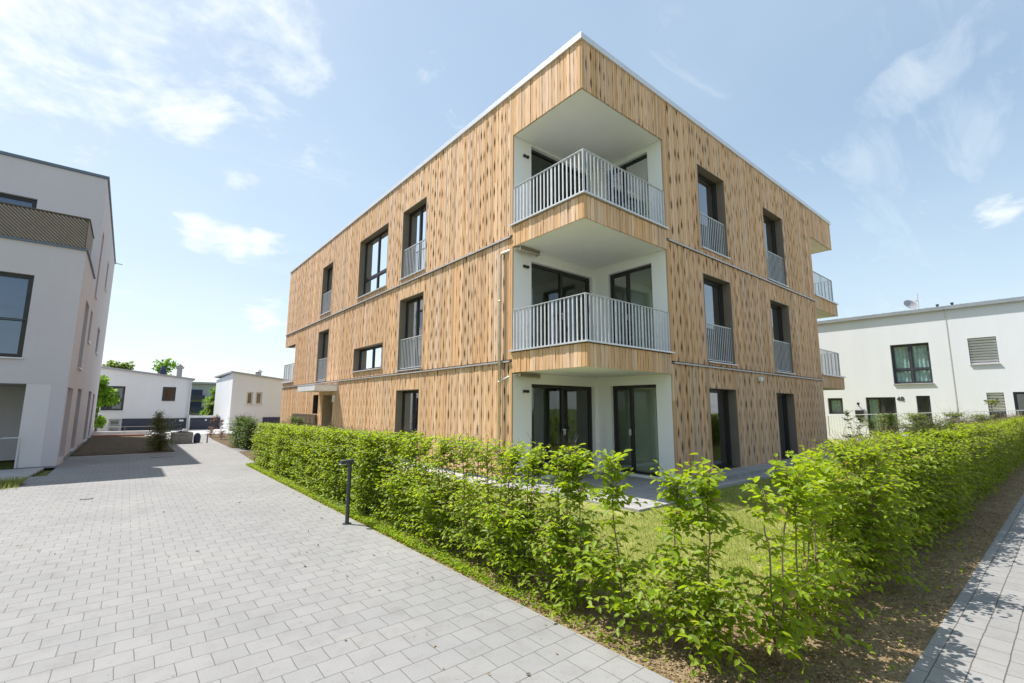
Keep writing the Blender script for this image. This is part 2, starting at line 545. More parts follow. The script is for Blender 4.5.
# facade frames: A = plane x = const (u is y), B = plane y = const (u is x)
class Fac:
    """a wall plane; n = +1 if outside is towards the positive axis"""
    def __init__(s, axis, pos, n):
        s.axis, s.pos, s.n = axis, pos, n
    def box(s, mb, u0, u1, d0, d1, z0, z1):
        """d measured outwards from the plane"""
        p, q = s.pos+s.n*d0, s.pos+s.n*d1
        if s.axis == 0:
            mb.box(p, q, u0, u1, z0, z1)
        else:
            mb.box(u0, u1, p, q, z0, z1)
        return mb
    def pt(s, u, d, z):
        p = s.pos+s.n*d
        return (p, u, z) if s.axis == 0 else (u, p, z)

def cladding(fac, u0, u1, z0, z1, holes, seed, pitch=.074, slit=.030, jit=.09):
    """vertical boards; every second joint waves, so lens-shaped dark slits open in a quincunx"""
    rg = random.Random(seed)
    mb = MB()
    br = sorted({u0, u1, *[min(max(h[i], u0), u1) for h in holes for i in (0, 1)]})
    P = .64
    j = 0
    for a, b in zip(br, br[1:]):
        if b-a < .01:
            continue
        n = max(1, round((b-a)/pitch))
        ws = [rg.uniform(.85, 1.15) for _ in range(n)]
        tot = sum(ws)
        edges = [a]
        for x in ws:
            edges.append(edges[-1]+(b-a)*x/tot)
        prm = []
        for e in range(n+1):
            j += 1
            prm.append(((j//2 % 2)*.5+rg.uniform(-jit, jit), rg.uniform(.4, 1.0)*slit if j % 2 and rg.random() > .06 else rg.uniform(.0, .006), rg.uniform(.0025, .0055), rg.uniform(-1, 1)*jit*1.6))
        for i in range(n):
            cu = (edges[i]+edges[i+1])/2
            zz = sorted({z0, z1, *[min(max(h[k], z0), z1) for h in holes for k in (2, 3)]})
            runs, run = [], None
            for c, d in zip(zz, zz[1:]):
                ok = not any(h[0] < cu < h[1] and h[2] < (c+d)/2 < h[3] for h in holes)
                if ok:
                    run = (run[0], d) if run else (c, d)
                elif run:
                    runs.append(run); run = None
            if run:
                runs.append(run)
            dep = rg.choice((0, .002, .004, .006, .008))
            for za, zb in runs:
                # a board is butted once in a while
                cuts = [za, zb]
                if zb-za > 1.6 and rg.random() < .25:
                    cuts.insert(1, rg.uniform(za+.5, zb-.5))
                for c, d in zip(cuts, cuts[1:]):
                    c += rg.uniform(0, .006) if c != za else 0
                    m = max(2, int((d-c)/.085))
                    base = len(mb.v)
                    dd = dep-rg.uniform(0, .003)
                    for k in range(m+1):
                        z = c+(d-c)*k/m
                        def gap(q):
                            ph, am, mn, dr = q
                            return mn+am*max(0., math.sin(2*math.pi*(z/P*(1+dr)+ph-dr*z1/P*.5)))**1.0
                        ul = edges[i]+(gap(prm[i]) if i > 0 else .002)
                        ur = edges[i+1]-(gap(prm[i+1]) if i < n-1 else .002)
                        mb.v += [fac.pt(ul, dd-.028, z), fac.pt(ul, dd, z), fac.pt(ur, dd, z), fac.pt(ur, dd-.028, z)]
                    flip = (fac.axis == 0) == (fac.n < 0)
                    for k in range(m):
                        q = base+4*k
                        for s_ in (0, 1, 2):
                            f_ = (q+s_, q+s_+4, q+s_+5, q+s_+1)
                            mb.f.append(f_ if flip else f_[::-1])
                    mb.f.append((base, base+1, base+2, base+3))
                    q = base+4*m
                    mb.f.append((q+3, q+2, q+1, q))
    return mb

# ------------------------------------------------------------------ timber apartment building
X0, Y0, X1, Y1 = 6.607, 5.782, 22.0, 28.15
XL, YL = 9.52, 8.0                # loggia depth
TB = thing('timber_apartment_building', (X0, Y0, 0), 'three-storey flat-roofed apartment block clad in vertical larch boards with white corner loggias', 'apartment building')
FA = Fac(0, X0, -1)               # facade along the drive
FB = Fac(1, Y0, -1)               # garden facade
A_WIN = dict(w1=(12.2, 13.8, 5.80, 8.16), w2=(14.95, 17.58, 5.84, 8.18), w3=(20.72, 22.15, 5.85, 8.16),
             w4=(12.22, 13.8, 2.78, 5.12), w5=(15.0, 17.66, 2.96, 3.86), w6=(20.76, 22.2, 2.77, 5.08),
             w7=(12.3, 13.82, .05, 2.17), door=(19.72, 21.05, .0, 2.14), slot=(21.66, 22.45, 1.31, 2.16))
B_WIN = dict(r1=(11.16, 12.64, 5.80, 8.14), r2=(15.24, 16.8, 5.70, 8.12), r3=(11.16, 12.66, 2.81, 5.12),
             r4=(15.3, 16.78, 2.77, 5.06), r5=(11.15, 12.6, .12, 2.15), r6=(15.25, 16.62, .12, 2.13))
LOG = ((0, 2.42), (2.90, 5.37), (5.88, 8.18))
hA = list(A_WIN.values()) + [(Y0-.1, YL, a-.1 if a == 0 else a, b) for a, b in LOG] + [(26.05, 28.3, 2.99, 4.93)]
hB = list(B_WIN.values()) + [(X0-.1, XL, a-.1 if a == 0 else a, b) for a, b in LOG] + [(19.45, 22.3, a-.1 if a == 0 else a, b) for a, b in LOG]
BANDS = ((.06, 2.655), (2.725, 5.595), (5.665, 9.28))
def build_shell():
    sd = 3
    for a, b in BANDS:
        sd += 1
        cladding(FA, YL, Y1, a, b, hA, sd, slit=.034, jit=.06).build('cladding', WOOD, TB)
        cladding(FB, XL, 19.45, a, b, hB, sd+20, slit=.046, jit=.04).build('cladding', WOOD, TB)
    for k, (a, b) in enumerate(((2.42, 2.868), (5.37, 5.848), (8.18, 9.28))):
        kw = dict(pitch=.10, slit=.012) if k < 2 else dict(pitch=.1, slit=.012)
        cladding(FA, Y0+.03, YL-.002, a, b, [], 61+k, **kw).build('fascia_boards', WOOD, TB)
        cladding(FB, X0, XL-.002, a, b, [], 71+k, **(kw if k < 2 else dict(slit=.028, jit=.1))).build('fascia_boards', WOOD, TB)
        cladding(FB, 19.452, X1, a, b, [], 81+k, slit=.02).build('fascia_boards', WOOD, TB)
    mb = MB()
    for u0_, u1_, a, b in rects(Y0+.05, Y1-.02, .0, 9.26, hA+[(Y0-.1, YL+.03, a-.1, b+.03) for a, b in LOG]):
        FA.box(mb, u0_, u1_, -.30, -.045, a, b)
    mb.build('wall', DARKBACK, TB)
    mb = MB()
    for u0_, u1_, a, b in rects(X0+.30, X1-.02, .0, 9.26, hB+[(X0-.1, XL+.03, a-.1, b+.03) for a, b in LOG]+[(19.42, 22.3, a-.1, b+.03) for a, b in LOG]):
        FB.box(mb, u0_, u1_, -.30, -.045, a, b)
    mb.build('wall', DARKBACK, TB)
    # the two rear facades
    MB().box(X1-.3, X1, YL+.25, Y1, 0, 9.27).build('wall', WOOD, TB)
    mb = MB()
    for u0_, u1_, a, b in rects(X0+.30, X1-.3, 0, 9.27, [(X0, X0+1.6, 2.99, 4.93)]):
        mb.box(u0_, u1_, Y1-.3, Y1-.03, a, b)
    mb.build('wall', WOOD, TB)
    # slabs, rooms
    for k, (z, c) in enumerate(((.04, 2.45), (2.90, 5.40), (5.88, 8.30))):
        mb = MB()
        mb.box(X0+.32, X1-.31, YL+.16, Y1-.31, z-.03, z)
        mb.box(XL+.14, 19.2, Y0+.32, YL+.155, z-.03, z)
        mb.build('room_floor', PARQ, TB)
        mb = MB()
        top = (2.86, 5.84, 9.2)[k]
        mb.box(X0+.32, X1-.31, YL+.16, Y1-.31, c, top)
        mb.box(XL+.14, 19.2, Y0+.32, YL+.155, c, top)
        mb.build('ceiling', ROOM, TB)
        mb = MB()
        mb.box(X0+4.3, X0+4.42, YL+3.2, Y1-.32, z+.004, c-.004)
        mb.box(XL+.9, X1-.32, Y0+4.5, Y0+4.62, z+.004, c-.004)
        for y in (11.2, 14.4, 18.9, 23.6):
            mb.box(X0+.32, X0+4.29, y, y+.1, z+.004, c-.004)
        for x in (10.4, 13.9, 17.6):
            mb.box(x, x+.1, Y0+.32, Y0+4.49, z+.004, c-.004)
        mb.build('partition', ROOM, TB)
    # loggias
    for k, (z0, z1) in enumerate(LOG):
        zf = z0 if k else .03
        top = (2.83, 5.80, 9.2)[k]
        MB().box(X0+.05, XL, Y0+.05, YL, z1+.012, top).build('soffit', SOFFIT, TB)
        wl = (7.2, 9.42, zf+.04, z1-.23 if k < 2 else 8.13)
        wr = (6.22, 7.55, zf+.04, z1-.22 if k < 2 else 8.06)
        WL, WR = Fac(1, YL, -1), Fac(0, XL, -1)
        mb = MB()
        for u0_, u1_, a, b in rects(X0+.035, XL+.13, z0-.0, z1, [wl]):
            WL.box(mb, u0_, u1_, -.15, 0, a, b+.008)
        mb.build('loggia_wall', PLAST, TB)
        mb = MB()
        for u0_, u1_, a, b in rects(Y0+.04, YL-.002, z0-.0, z1, [wr]):
            WR.box(mb, u0_, u1_, -.13, 0, a, b+.008)
        mb.build('loggia_wall', PLAST, TB)
        window(TB, WL, *wl, depth=.10, mull=[.5], frame=.07, sill=False, reveal=False, gmat=GLASS_L, slim=True)
        window(TB, WR, *wr, depth=.09, mull=[.58], frame=.07, sill=False, reveal=False, gmat=GLASS_L, slim=True)
        # handles of the terrace doors
        MB().box(8.29, 8.32, YL+.0, YL+.05, zf+.95, zf+1.1).box(8.21, 8.31, YL-.02, YL+.0, zf+1.07, zf+1.1).build('door_handle', METAL, TB)
        MB().box(XL-.0, XL+.05, 6.99, 7.02, zf+.95, zf+1.1).build('door_handle', METAL, TB)
        if k:
            # fascia edge sheet and floor
            zt = z0-.012
            mb = MB()
            mb.box(X0-.06, X0+.12, Y0-.06, YL+.05, zt, z0+.02)
            mb.box(X0+.12, XL+.05, Y0-.06, Y0+.12, zt, z0+.02)
            mb.build('balcony_edge_sheet', TRIM, TB)
            MB().box(X0+.12, XL, Y0+.12, YL, z0-.08, z0).build('balcony_floor', PALE, TB)
            balcony_rail(((X0+.02, YL-.03), (X0+.02, Y0+.02), (XL-.03, Y0+.02)), z0+.02, z0+.95)
        # small twin wall lamp beside the door
        lm = MB().box(6.93, 6.99, YL-.05, YL-.001, z1-.44, z1-.38).box(7.03, 7.09, YL-.05, YL-.001, z1-.44, z1-.38).box(6.95, 7.07, YL-.02, YL-.001, z1-.43, z1-.39)
        lm.build('wall_lamp', BLACK, TB)
    # far corner loggia, seen edge-on
    for k, (z0, z1) in enumerate(LOG):
        top = (2.83, 5.80, 9.2)[k]
        MB().box(19.46, X1-.05, Y0+.05, YL+.2, z1+.012, top).build('soffit', plain('soffit_sun_tint', (.86, .74, .55), .8) if k == 0 else bpy.data.materials['soffit_sun_tint'], TB)  # cream tint paints in the sunlight bounced onto this soffit
        MB().box(19.2, 19.44, Y0+.02, YL+.2, max(z0, .01), z1+.01).build('loggia_wall', PLAST, TB)
        MB().box(19.46, X1-.3, YL+.2, YL+.4, max(z0, .01), z1+.01).build('loggia_wall', PLAST, TB)
        if k:
            mb = MB()
            mb.box(19.46, X1+.05, Y0-.055, Y0+.10, z0-.03, z0+.02)
            mb.box(X1-.10, X1+.05, Y0+.10, YL+.2, z0-.03, z0+.02)
            mb.build('balcony_edge_sheet', TRIM, TB)
            MB().box(19.46, X1-.10, Y0+.10, YL+.2, z0-.08, z0).build('balcony_floor', SLAB, TB)
            balcony_rail(((19.5, Y0+.05), (X1-.3, Y0+.05), (X1-.3, YL+.15)), z0+.02, z0+.95)
            # its slab edge on the far side
            MB().box(X1-.045, X1-.02, Y0+.02, YL+.2, top-3.5 if False else z0-.5, z0-.035).build('cladding', WOOD, TB)
    MB().box(X1-.045, X1-.02, Y0+.02, YL+.2, 8.19, 9.27).build('cladding', WOOD, TB)
    # back corner loggia on the drive side
    MB().box(X0+.05, X0+1.6, 25.93, 26.04, 2.99, 4.93).build('loggia_wall', PLAST, TB)
    MB().box(X0+1.6, X0+1.72, 25.93, Y1-.05, 2.99, 4.93).build('loggia_wall', PLAST, TB)
    MB().box(X0+.05, X0+1.6, 26.05, Y1-.05, 2.86, 2.985).box(X0-.06, X0+.05, 26.0, Y1+.03, 2.90, 2.97).build('balcony_floor', TRIM, TB)
    MB().box(X0+.05, X0+1.6, 26.05, Y1-.05, 4.935, 5.3).build('soffit', SOFFIT, TB)
    balcony_rail(((X0+.03, 26.1), (X0+.03, Y1-.05), (X0+1.5, Y1-.05)), 2.99, 3.92)
    # roof
    MB().box(X0+.31, X1-.31, Y0+.31, Y1-.31, 9.201, 9.3).build('roof', ROOFG, TB)
    mb = MB()
    t0, t1 = 9.275, 9.41
    mb.box(X0-.045, X0+.35, Y0-.045, Y1+.045, t0, t1)
    mb.box(X0+.35, X1+.045, Y0-.045, Y0+.35, t0, t1)
    mb.box(X1-.35, X1+.045, Y0+.35, Y1+.045, t0, t1)
    mb.box(X0+.35, X1-.35, Y1-.35, Y1+.045, t0, t1)
    mb.build('roof_edge', TRIM, TB, bevel=.006)
    # flashing ledges between the storeys
    for z in (2.665, 5.605):
        mb = MB()
        FA.box(mb, YL+.05, Y1+.03, -.03, .05, z+.01, z+.034)
        FA.box(mb, YL+.05, Y1+.03, .043, .05, z-.008, z+.01)
        mb.build('ledge', LEDGE, TB)
        mb = MB()
        FB.box(mb, XL+.05, 19.45, -.03, .05, z+.01, z+.034)
        FB.box(mb, XL+.05, 19.45, .043, .05, z-.008, z+.01)
        mb.build('ledge', LEDGE, TB)
    # plinth
    mb = MB()
    FA.box(mb, YL, Y1, -.03, .0, 0, .055)
    FB.box(mb, XL, 19.45, -.03, .0, 0, .055)
    mb.build('plinth', TRIMD, TB)

def balcony_rail(pts, z0, z1, pitch=.115, parent=None):
    """flat-bar balustrade along a polyline"""
    mb = MB()
    for (xa, ya), (xb, yb) in zip(pts, pts[1:]):
        L = math.hypot(xb-xa, yb-ya)
        n = max(2, round(L/pitch))
        ax = abs(xb-xa) > abs(yb-ya)
        lo, hi = (min(xa, xb), max(xa, xb)) if ax else (min(ya, yb), max(ya, yb))
        c = ya if ax else xa
        def bx(u0_, u1_, h, a, b):
            if ax: mb.box(u0_, u1_, c-h, c+h, a, b)
            else: mb.box(c-h, c+h, u0_, u1_, a, b)
        bx(lo-.012, hi+.012, .022, z1-.012, z1)
        for i in range(n+1):
            u = lo+(hi-lo)*i/n
            if i in (0, n) or i % 8 == 0:
                bx(u-.024, u+.024, .009, z0-.01, z1-.013)
            else:
                bx(u-.017, u+.017, .005, z0, z1-.013)
    return mb.build('balcony_railing', METAL, parent or TB)

def window(parent, fac, u0, u1, z0, z1, depth=.36, mull=(), frame=.06, trans=None, sill=True, reveal=True, rail=False, gmat=None, fmat=None, rmat=None, curtain=None, name='window', ledge=.05, smat=None, slim=False):
    fmat, gmat, rmat, smat = fmat or FRAME, gmat or GLASS, rmat or REVEAL, smat or SILL
    d1, d0 = -depth, -depth-.07
    mb = MB()
    def b(a, c, e, g, p=0., q=0.):
        fac.box(mb, a, c, d0+p, d1+q, e, g)
    b(u0+.002, u0+frame, z0+.002, z1-.002); b(u1-frame, u1-.002, z0+.002, z1-.002)
    b(u0+frame, u1-frame, z1-frame, z1-.002); b(u0+frame, u1-frame, z0+.002, z0+frame)
    us = [u0+frame]+[u0+(u1-u0)*m for m in mull]+[u1-frame]
    for m in us[1:-1]:
        b(m-(.028 if slim else .045), m+(.028 if slim else .045), z0+frame, z1-frame, 0, .003)
    zs = [z0+frame, z1-frame]
    if trans:
        zt = z0+(z1-z0)*trans
        for a, c in zip(us, us[1:]):
            b(a+(.045 if a != us[0] else 0), c-(.045 if c != us[-1] else 0), zt-.04, zt+.04, 0, .002)
        zs = [z0+frame, zt, z1-frame]
    # leaf frames
    for a, c in zip(us, us[1:]):
        a2, c2 = a+(.045 if a != us[0] else 0), c-(.045 if c != us[-1] else 0)
        for e, g in zip(zs, zs[1:]):
            e2, g2 = e+(.04 if e != zs[0] else 0), g-(.04 if g != zs[-1] else 0)
            lf = .038
            if slim and a2 == us[0]:
                continue
            if slim:
                a2 = a+.028
            b(a2+.003, a2+lf, e2+.003, g2-.003, .01, -.014); b(c2-lf, c2-.003, e2+.003, g2-.003, .01, -.014)
            b(a2+lf, c2-lf, e2+.003, e2+lf, .01, -.014); b(a2+lf, c2-lf, g2-lf, g2-.003, .01, -.014)
    wo = mb.build(name, fmat, parent)
    for a, c in zip(us, us[1:]):
        for e, g in zip(zs, zs[1:]):
            p = MB()
            d = (d0+d1)/2
            p.quad(fac.pt(a+.01, d, e+.01), fac.pt(c-.01, d, e+.01), fac.pt(c-.01, d, g-.01), fac.pt(a+.01, d, g-.01))
            p.build('pane', gmat, wo)
    if reveal:
        mb = MB()
        fac.box(mb, u0, u0+.014, d1+.002, .006, z0, z1); fac.box(mb, u1-.014, u1, d1+.002, .006, z0, z1)
        fac.box(mb, u0+.014, u1-.014, d1+.002, .006, z1-.014, z1)
        mb.build('reveal', rmat, wo)
    if sill:
        mb = MB()
        fac.box(mb, u0-.03, u1+.03, .004, ledge+.012, z0-.02, z0+.012)
        fac.box(mb, u0+.015, u1-.015, d1+.004, .004, z0-.02, z0+.012)
        mb.build('sill', smat, wo)
    if rail:
        mb = MB()
        za, zb = z0+.06, z0+1.02
        fac.box(mb, u0+.016, u1-.016, -.075, -.045, zb-.025, zb)
        fac.box(mb, u0+.016, u1-.016, -.07, -.05, za, za+.02)
        n = int((u1-u0-.06)/.10)
        for i in range(n+1):
            u = u0+.03+(u1-u0-.06)*i/n
            fac.box(mb, u-.012, u+.012, -.066, -.054, za+.02, zb-.025)
        mb.build('window_railing', METAL, wo)
    if curtain:
        mb = MB()
        cm, c0, c1 = curtain
        n = 26
        ua, ub = u0+(u1-u0)*c0, u0+(u1-u0)*c1
        for i in range(n):
            a, c = ua+(ub-ua)*i/n, ua+(ub-ua)*(i+1)/n
            da, dc = d0-.06+.03*math.sin(i*1.9), d0-.06+.03*math.sin((i+1)*1.9)
            mb.quad(fac.pt(a, da, z0+.04), fac.pt(c, dc, z0+.04), fac.pt(c, dc, z1-.05), fac.pt(a, da, z1-.05))
        mb.build('curtain', cm, wo)
    return wo

build_shell()
for k, v in A_WIN.items():
    if k in ('door', 'slot'):
        continue
    window(TB, FA, *v, depth=.22, mull=[.5], trans=.32 if k == 'w2' else None, rail=k in ('w1', 'w3', 'w4', 'w6'), sill=k != 'w7', frame=.065)
for k, v in B_WIN.items():
    window(TB, FB, *v, depth=.22, mull=[.93] if k[1] in '135' else [.9], rail=k in ('r1', 'r2', 'r3', 'r4'), sill=k not in ('r5', 'r6'), frame=.065, gmat=GLASS)
def entrance():
    u0_, u1_, z0, z1 = A_WIN['door']
    d = MB()
    FA.box(d, u0_+.01, u0_+.09, -.62, -.55, .01, z1-.01); FA.box(d, u1_-.09, u1_-.01, -.62, -.55, .01, z1-.01)
    FA.box(d, u0_+.09, u1_-.09, -.62, -.55, z1-.09, z1-.01); FA.box(d, u0_+.09, u1_-.09, -.62, -.55, .01, .14)
    FA.box(d, u0_+.42, u0_+.5, -.62, -.552, .14, z1-.09)
    dr = d.build('door', FRAME, TB)
    MB().quad(FA.pt(u0_+.09, -.59, .14), FA.pt(u1_-.09, -.59, .14), FA.pt(u1_-.09, -.59, z1-.09), FA.pt(u0_+.09, -.59, z1-.09)).build('pane', GLASS, dr)
    h = MB()
    h.tube([FA.pt(u0_+.56, -.50, .8), FA.pt(u0_+.56, -.50, 1.5)], .015)
    h.build('handle', METAL, dr)
    rv = MB()
    FA.box(rv, u0_, u0_+.02, -.55, -.03, 0, z1); FA.box(rv, u1_-.02, u1_, -.55, -.03, 0, z1); FA.box(rv, u0_+.02, u1_-.02, -.55, -.03, z1-.02, z1)
    rv.build('door_reveal', plain('brown_reveal', (.36, .25, .15), .7), TB)
    s = A_WIN['slot']
    sb = MB(); FA.box(sb, s[0], s[1], -.3, -.28, s[2], s[3])
    sb.build('niche_panel', BROWNP, TB)
    # brown letterbox front
    lb = MB(); FA.box(lb, 21.68, 25.4, .015, .09, .08, 1.28)
    l = lb.build('letterbox_panel', BROWNP, TB)
    lf = MB()
    for i in range(6):
        for j in range(3):
            FA.box(lf, 21.85+i*.58, 22.36+i*.58, .091, .10, .2+j*.34, .5+j*.34)
    lf.build('letterbox_flaps', plain('brown_flap', (.14, .095, .06), .5), l)
    # canopy
    cp = MB().box(5.69, X0-.016, 19.2, 21.65, 2.27, 2.5).build('canopy', WHITEP, TB, bevel=.008)
    MB().box(5.68, X0-.016, 19.19, 21.66, 2.503, 2.53).build('canopy_edge', TRIM, cp)
    lp = MB(); FA.box(lp, 19.44, 19.58, .016, .10, 1.83, 2.1)
    lp.build('wall_lamp', WHITEP, TB, bevel=.01)
    lp = MB(); FB.box(lp, 13.96, 14.12, .016, .12, 2.42, 2.54)
    lp.build('wall_lamp', WHITEP, TB, bevel=.02)
    # downpipe with its branches to the loggia ceilings
    xp = X0-.075
    mb = MB().tube([(xp, 8.36, .02), (xp, 8.36, 5.22), (xp+.02, 8.33, 5.27), (xp+.16, 7.97, 5.345), (xp+.30, 7.86, 5.33)], .034, 12)
    for z in (.7, 2.2, 4.1):
        mb.tube([(xp, 8.36, z), (xp, 8.36, z+.035)], .041, 12)
    mb.tube([(xp, 8.36, 2.10), (xp+.02, 8.34, 2.25), (xp+.16, 7.97, 2.385), (xp+.30, 7.86, 2.38)], .033, 12)
    dp = mb.build('downpipe', PIPE, TB, smooth=True)
    for z in (5.30, 2.35):
        mb = MB()
        for i in range(9):
            mb.box(X0+.10+i*.065, X0+.14+i*.065, 7.80, 7.93, z-.02, z+.055)
        mb.box(X0+.08, X0+.69, 7.80, 7.815, z-.03, z+.06).box(X0+.08, X0+.69, 7.915, 7.93, z-.03, z+.06)
        mb.box(X0+.68, X0+.70, 7.79, 7.94, z-.05, z+.06)
        mb.build('drain_channel', PIPE, dp)
entrance()

# ------------------------------------------------------------------ white apartment building on the left
WX, WY, WT, WB = -1.30, 17.45, 21.35, 34.35
WBLD = thing('white_apartment_building', (WX, WY, 0), 'white rendered apartment block with a set-back top storey and brown mesh balcony, on the left', 'apartment building')
def left_building():
    S = Fac(0, WX, 1); FR = Fac(1, WY, -1); FT = Fac(1, WT, -1)
    side = [(19.6, 21.0, 2.8, 4.97), (22.0, 22.95, 3.88, 5.03), (27.1, 28.6, 3.95, 5.1), (22.6, 23.45, 5.65, 8.15), (27.8, 28.85, 7.0, 8.3),
            (21.1, 22.7, .16, 2.2), (26.7, 28.6, .12, 2.25), (30.1, 31.5, .12, 2.2)]
    rec = (17.75, 19.3, .14, 2.14)
    mb = MB()
    for a, b, c, d in rects(WY+.0, WB, 0.0, 6.0, side+[rec]):
        S.box(mb, a, b, -.30, 0, c, d)
    for a, b, c, d in rects(WT+.0, WB, 6.0, 9.70, side):
        S.box(mb, a, b, -.30, 0, c, d)
    big = (-5.0, -2.24, 2.86, 5.1)
    for a, b, c, d in rects(-12, WX-.30, 2.2, 6.0, [big, (-10, -6.4, 2.86, 5.1)]):
        FR.box(mb, a, b, -.30, 0, c, d)
    tw = (-6.2, -2.94, 6.05, 8.45)
    for a, b, c, d in rects(-12, WX-.30, 6.0, 9.70, [tw]):
        FT.box(mb, a, b, -.30, 0, c, d)
    mb.box(-12, WX-.3, WB-.3, WB, 0, 9.7)
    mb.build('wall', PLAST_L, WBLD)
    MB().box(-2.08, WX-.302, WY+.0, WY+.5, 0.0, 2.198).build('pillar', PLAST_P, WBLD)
    # entrance passage
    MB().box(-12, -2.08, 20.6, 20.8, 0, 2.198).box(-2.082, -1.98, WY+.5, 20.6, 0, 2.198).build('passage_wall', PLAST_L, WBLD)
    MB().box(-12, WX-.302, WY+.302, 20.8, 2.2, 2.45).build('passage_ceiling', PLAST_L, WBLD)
    # the side-door recess
    mb = MB()
    mb.box(WX-.62, WX-.56, rec[0], rec[1], rec[2], rec[3])
    mb.build('side_door', plain('grey_door', (.40, .40, .42), .6), WBLD)
    # floors inside, so that the rooms are not one shaft
    MB().box(-12, WX-.31, WY+.31, WB-.31, 2.46, 2.8).box(-12, WX-.31, WY+.31, WB-.31, 5.2, 5.6).box(-11.9, WX-.31, 24.6, 24.8, 2.81, 5.19).box(-11.9, WX-.31, 27.5, 27.7, 5.95, 9.0).build('room_slab', ROOM, WBLD)
    MB().box(-12, WX-.302, WY+.302, WT-.001, 5.80, 5.97).build('terrace_floor', SLAB, WBLD)
    MB().box(-12, WX-.302, WT+.302, WB-.302, 9.3, 9.66).build('roof', ROOFG, WBLD)
    mb = MB()
    mb.box(-12, WX+.05, WT-.05, WT+.25, 9.705, 9.80)
    mb.box(WX-.3, WX+.05, WT+.25, WB+.05, 9.705, 9.80)
    mb.build('roof_edge', TRIMD, WBLD)
    for k, s_ in enumerate(side):
        window(WBLD, S, *s_, depth=.14, fmat=FRAME_G, gmat=GLASS_D, frame=.06, reveal=False, sill=True, ledge=.05)
    window(WBLD, FR, *big, depth=.10, mull=[.62], fmat=FRAME, gmat=GLASS_R, frame=.075, reveal=False, ledge=.05)
    window(WBLD, FR, -10, -6.4, 2.86, 5.1, depth=.10, mull=[.5], fmat=FRAME, gmat=GLASS_R, frame=.075, reveal=False, ledge=.05)
    window(WBLD, FT, *tw, depth=.12, mull=[.5], fmat=FRAME, gmat=GLASS_R, frame=.09, reveal=False, sill=False)
    # thin glass-rail bar across the big window
    mb = MB(); FR.box(mb, -5, -2.24, .02, .035, 3.86, 3.89); mb.build('window_bar', FRAME_G, WBLD)
    # terrace edge and perforated balustrade: slats set at a slant between posts
    MB().box(-12, WX+.05, WY-.05, WY+.28, 5.985, 6.035).box(WX-.28, WX+.05, WY+.28, WT-.005, 6.002, 6.035).build('terrace_edge', TRIMD, WBLD)
    mb = MB()
    z0, z1 = 6.06, 6.92
    def panel(axis, c, a, b):
        # diagonal expanded-metal strips
        H = z1-z0
        p = .085
        n = int((b-a+H)/p)
        for i in range(n):
            s0 = a-H+i*p
            u_a, u_b = max(s0, a), min(s0+H, b)
            if u_b-u_a < .02: continue
            za, zb = z1-(u_a-s0), z1-(u_b-s0)
            wv = .05
            pts = [(u_a, za-wv), (u_b, zb-wv), (u_b, zb), (u_a, za)]
            mb.prism([(c-.004, 0)]*0 or pts, 1 if axis == 1 else 0, c-.004, c+.004)
    panel(1, WY+.02, -7.0, WX-.05)
    panel(0, WX-.03, WY+.03, WY+2.0)
    ml = mb.build('balcony_mesh', MESHM, WBLD)
    mb = MB()
    for x in (-1.36, -1.80, -2.43, -2.69, -3.6, -4.5, -5.4, -6.3):
        mb.box(x-.012, x+.012, WY+.026, WY+.05, 6.036, 6.92)
    for y in (WY+.6, WY+1.3, WY+1.98):
        mb.box(WX-.055, WX-.036, y-.012, y+.012, 6.036, 6.92)
    mb.box(-7, WX-.02, WY+.0, WY+.05, 6.92, 6.945).box(-7, WX-.05, WY+.008, WY+.032, 6.04, 6.06)
    mb.box(WX-.06, WX-.0, WY+.05, WY+2.0, 6.92, 6.945)
    mb.build('balcony_frame', plain('brown_frame', (.13, .11, .085), .5, .2), WBLD)
    # backing sheet of the balustrade (perforated panels read nearly opaque)
    MB().box(-7, WX-.06, WY+.052, WY+.056, 6.06, 6.92).box(WX-.062, WX-.058, WY+.06, WY+2.0, 6.06, 6.92).build('balcony_sheet', plain('dark_mesh_sheet', (.11, .09, .075), .7), WBLD)
    # plinth line
    mb = MB(); S.box(mb, 19.3, WB, 0, .012, 0, .12); S.box(mb, WY, 17.75, 0, .012, 0, .06); FR.box(mb, -2.08, WX, 0, .012, 0, .05)
    mb.build('plinth', plain('grey_plinth', (.25, .25, .27), .8), WBLD)
    # drip spout on the roof corner
    MB().tube([(WX, WB-.6, 9.62), (WX+.35, WB-.6, 9.58)], .03).build('roof_spout', METAL, WBLD)
left_building()
hr = MB().tube([(-2.42, 17.2, 0), (-2.42, 17.2, .80), (-2.30, 17.2, .82), (-2.03, 17.2, .82), (-2.0, 17.2, .80), (-2.0, 17.2, 0)], .016, 8)
tag(hr.build('handrail', METAL, None, (-2.2, 17.2, 0), smooth=True), 'thin grey steel hoop handrail beside the white pillar of the left block', 'handrail')

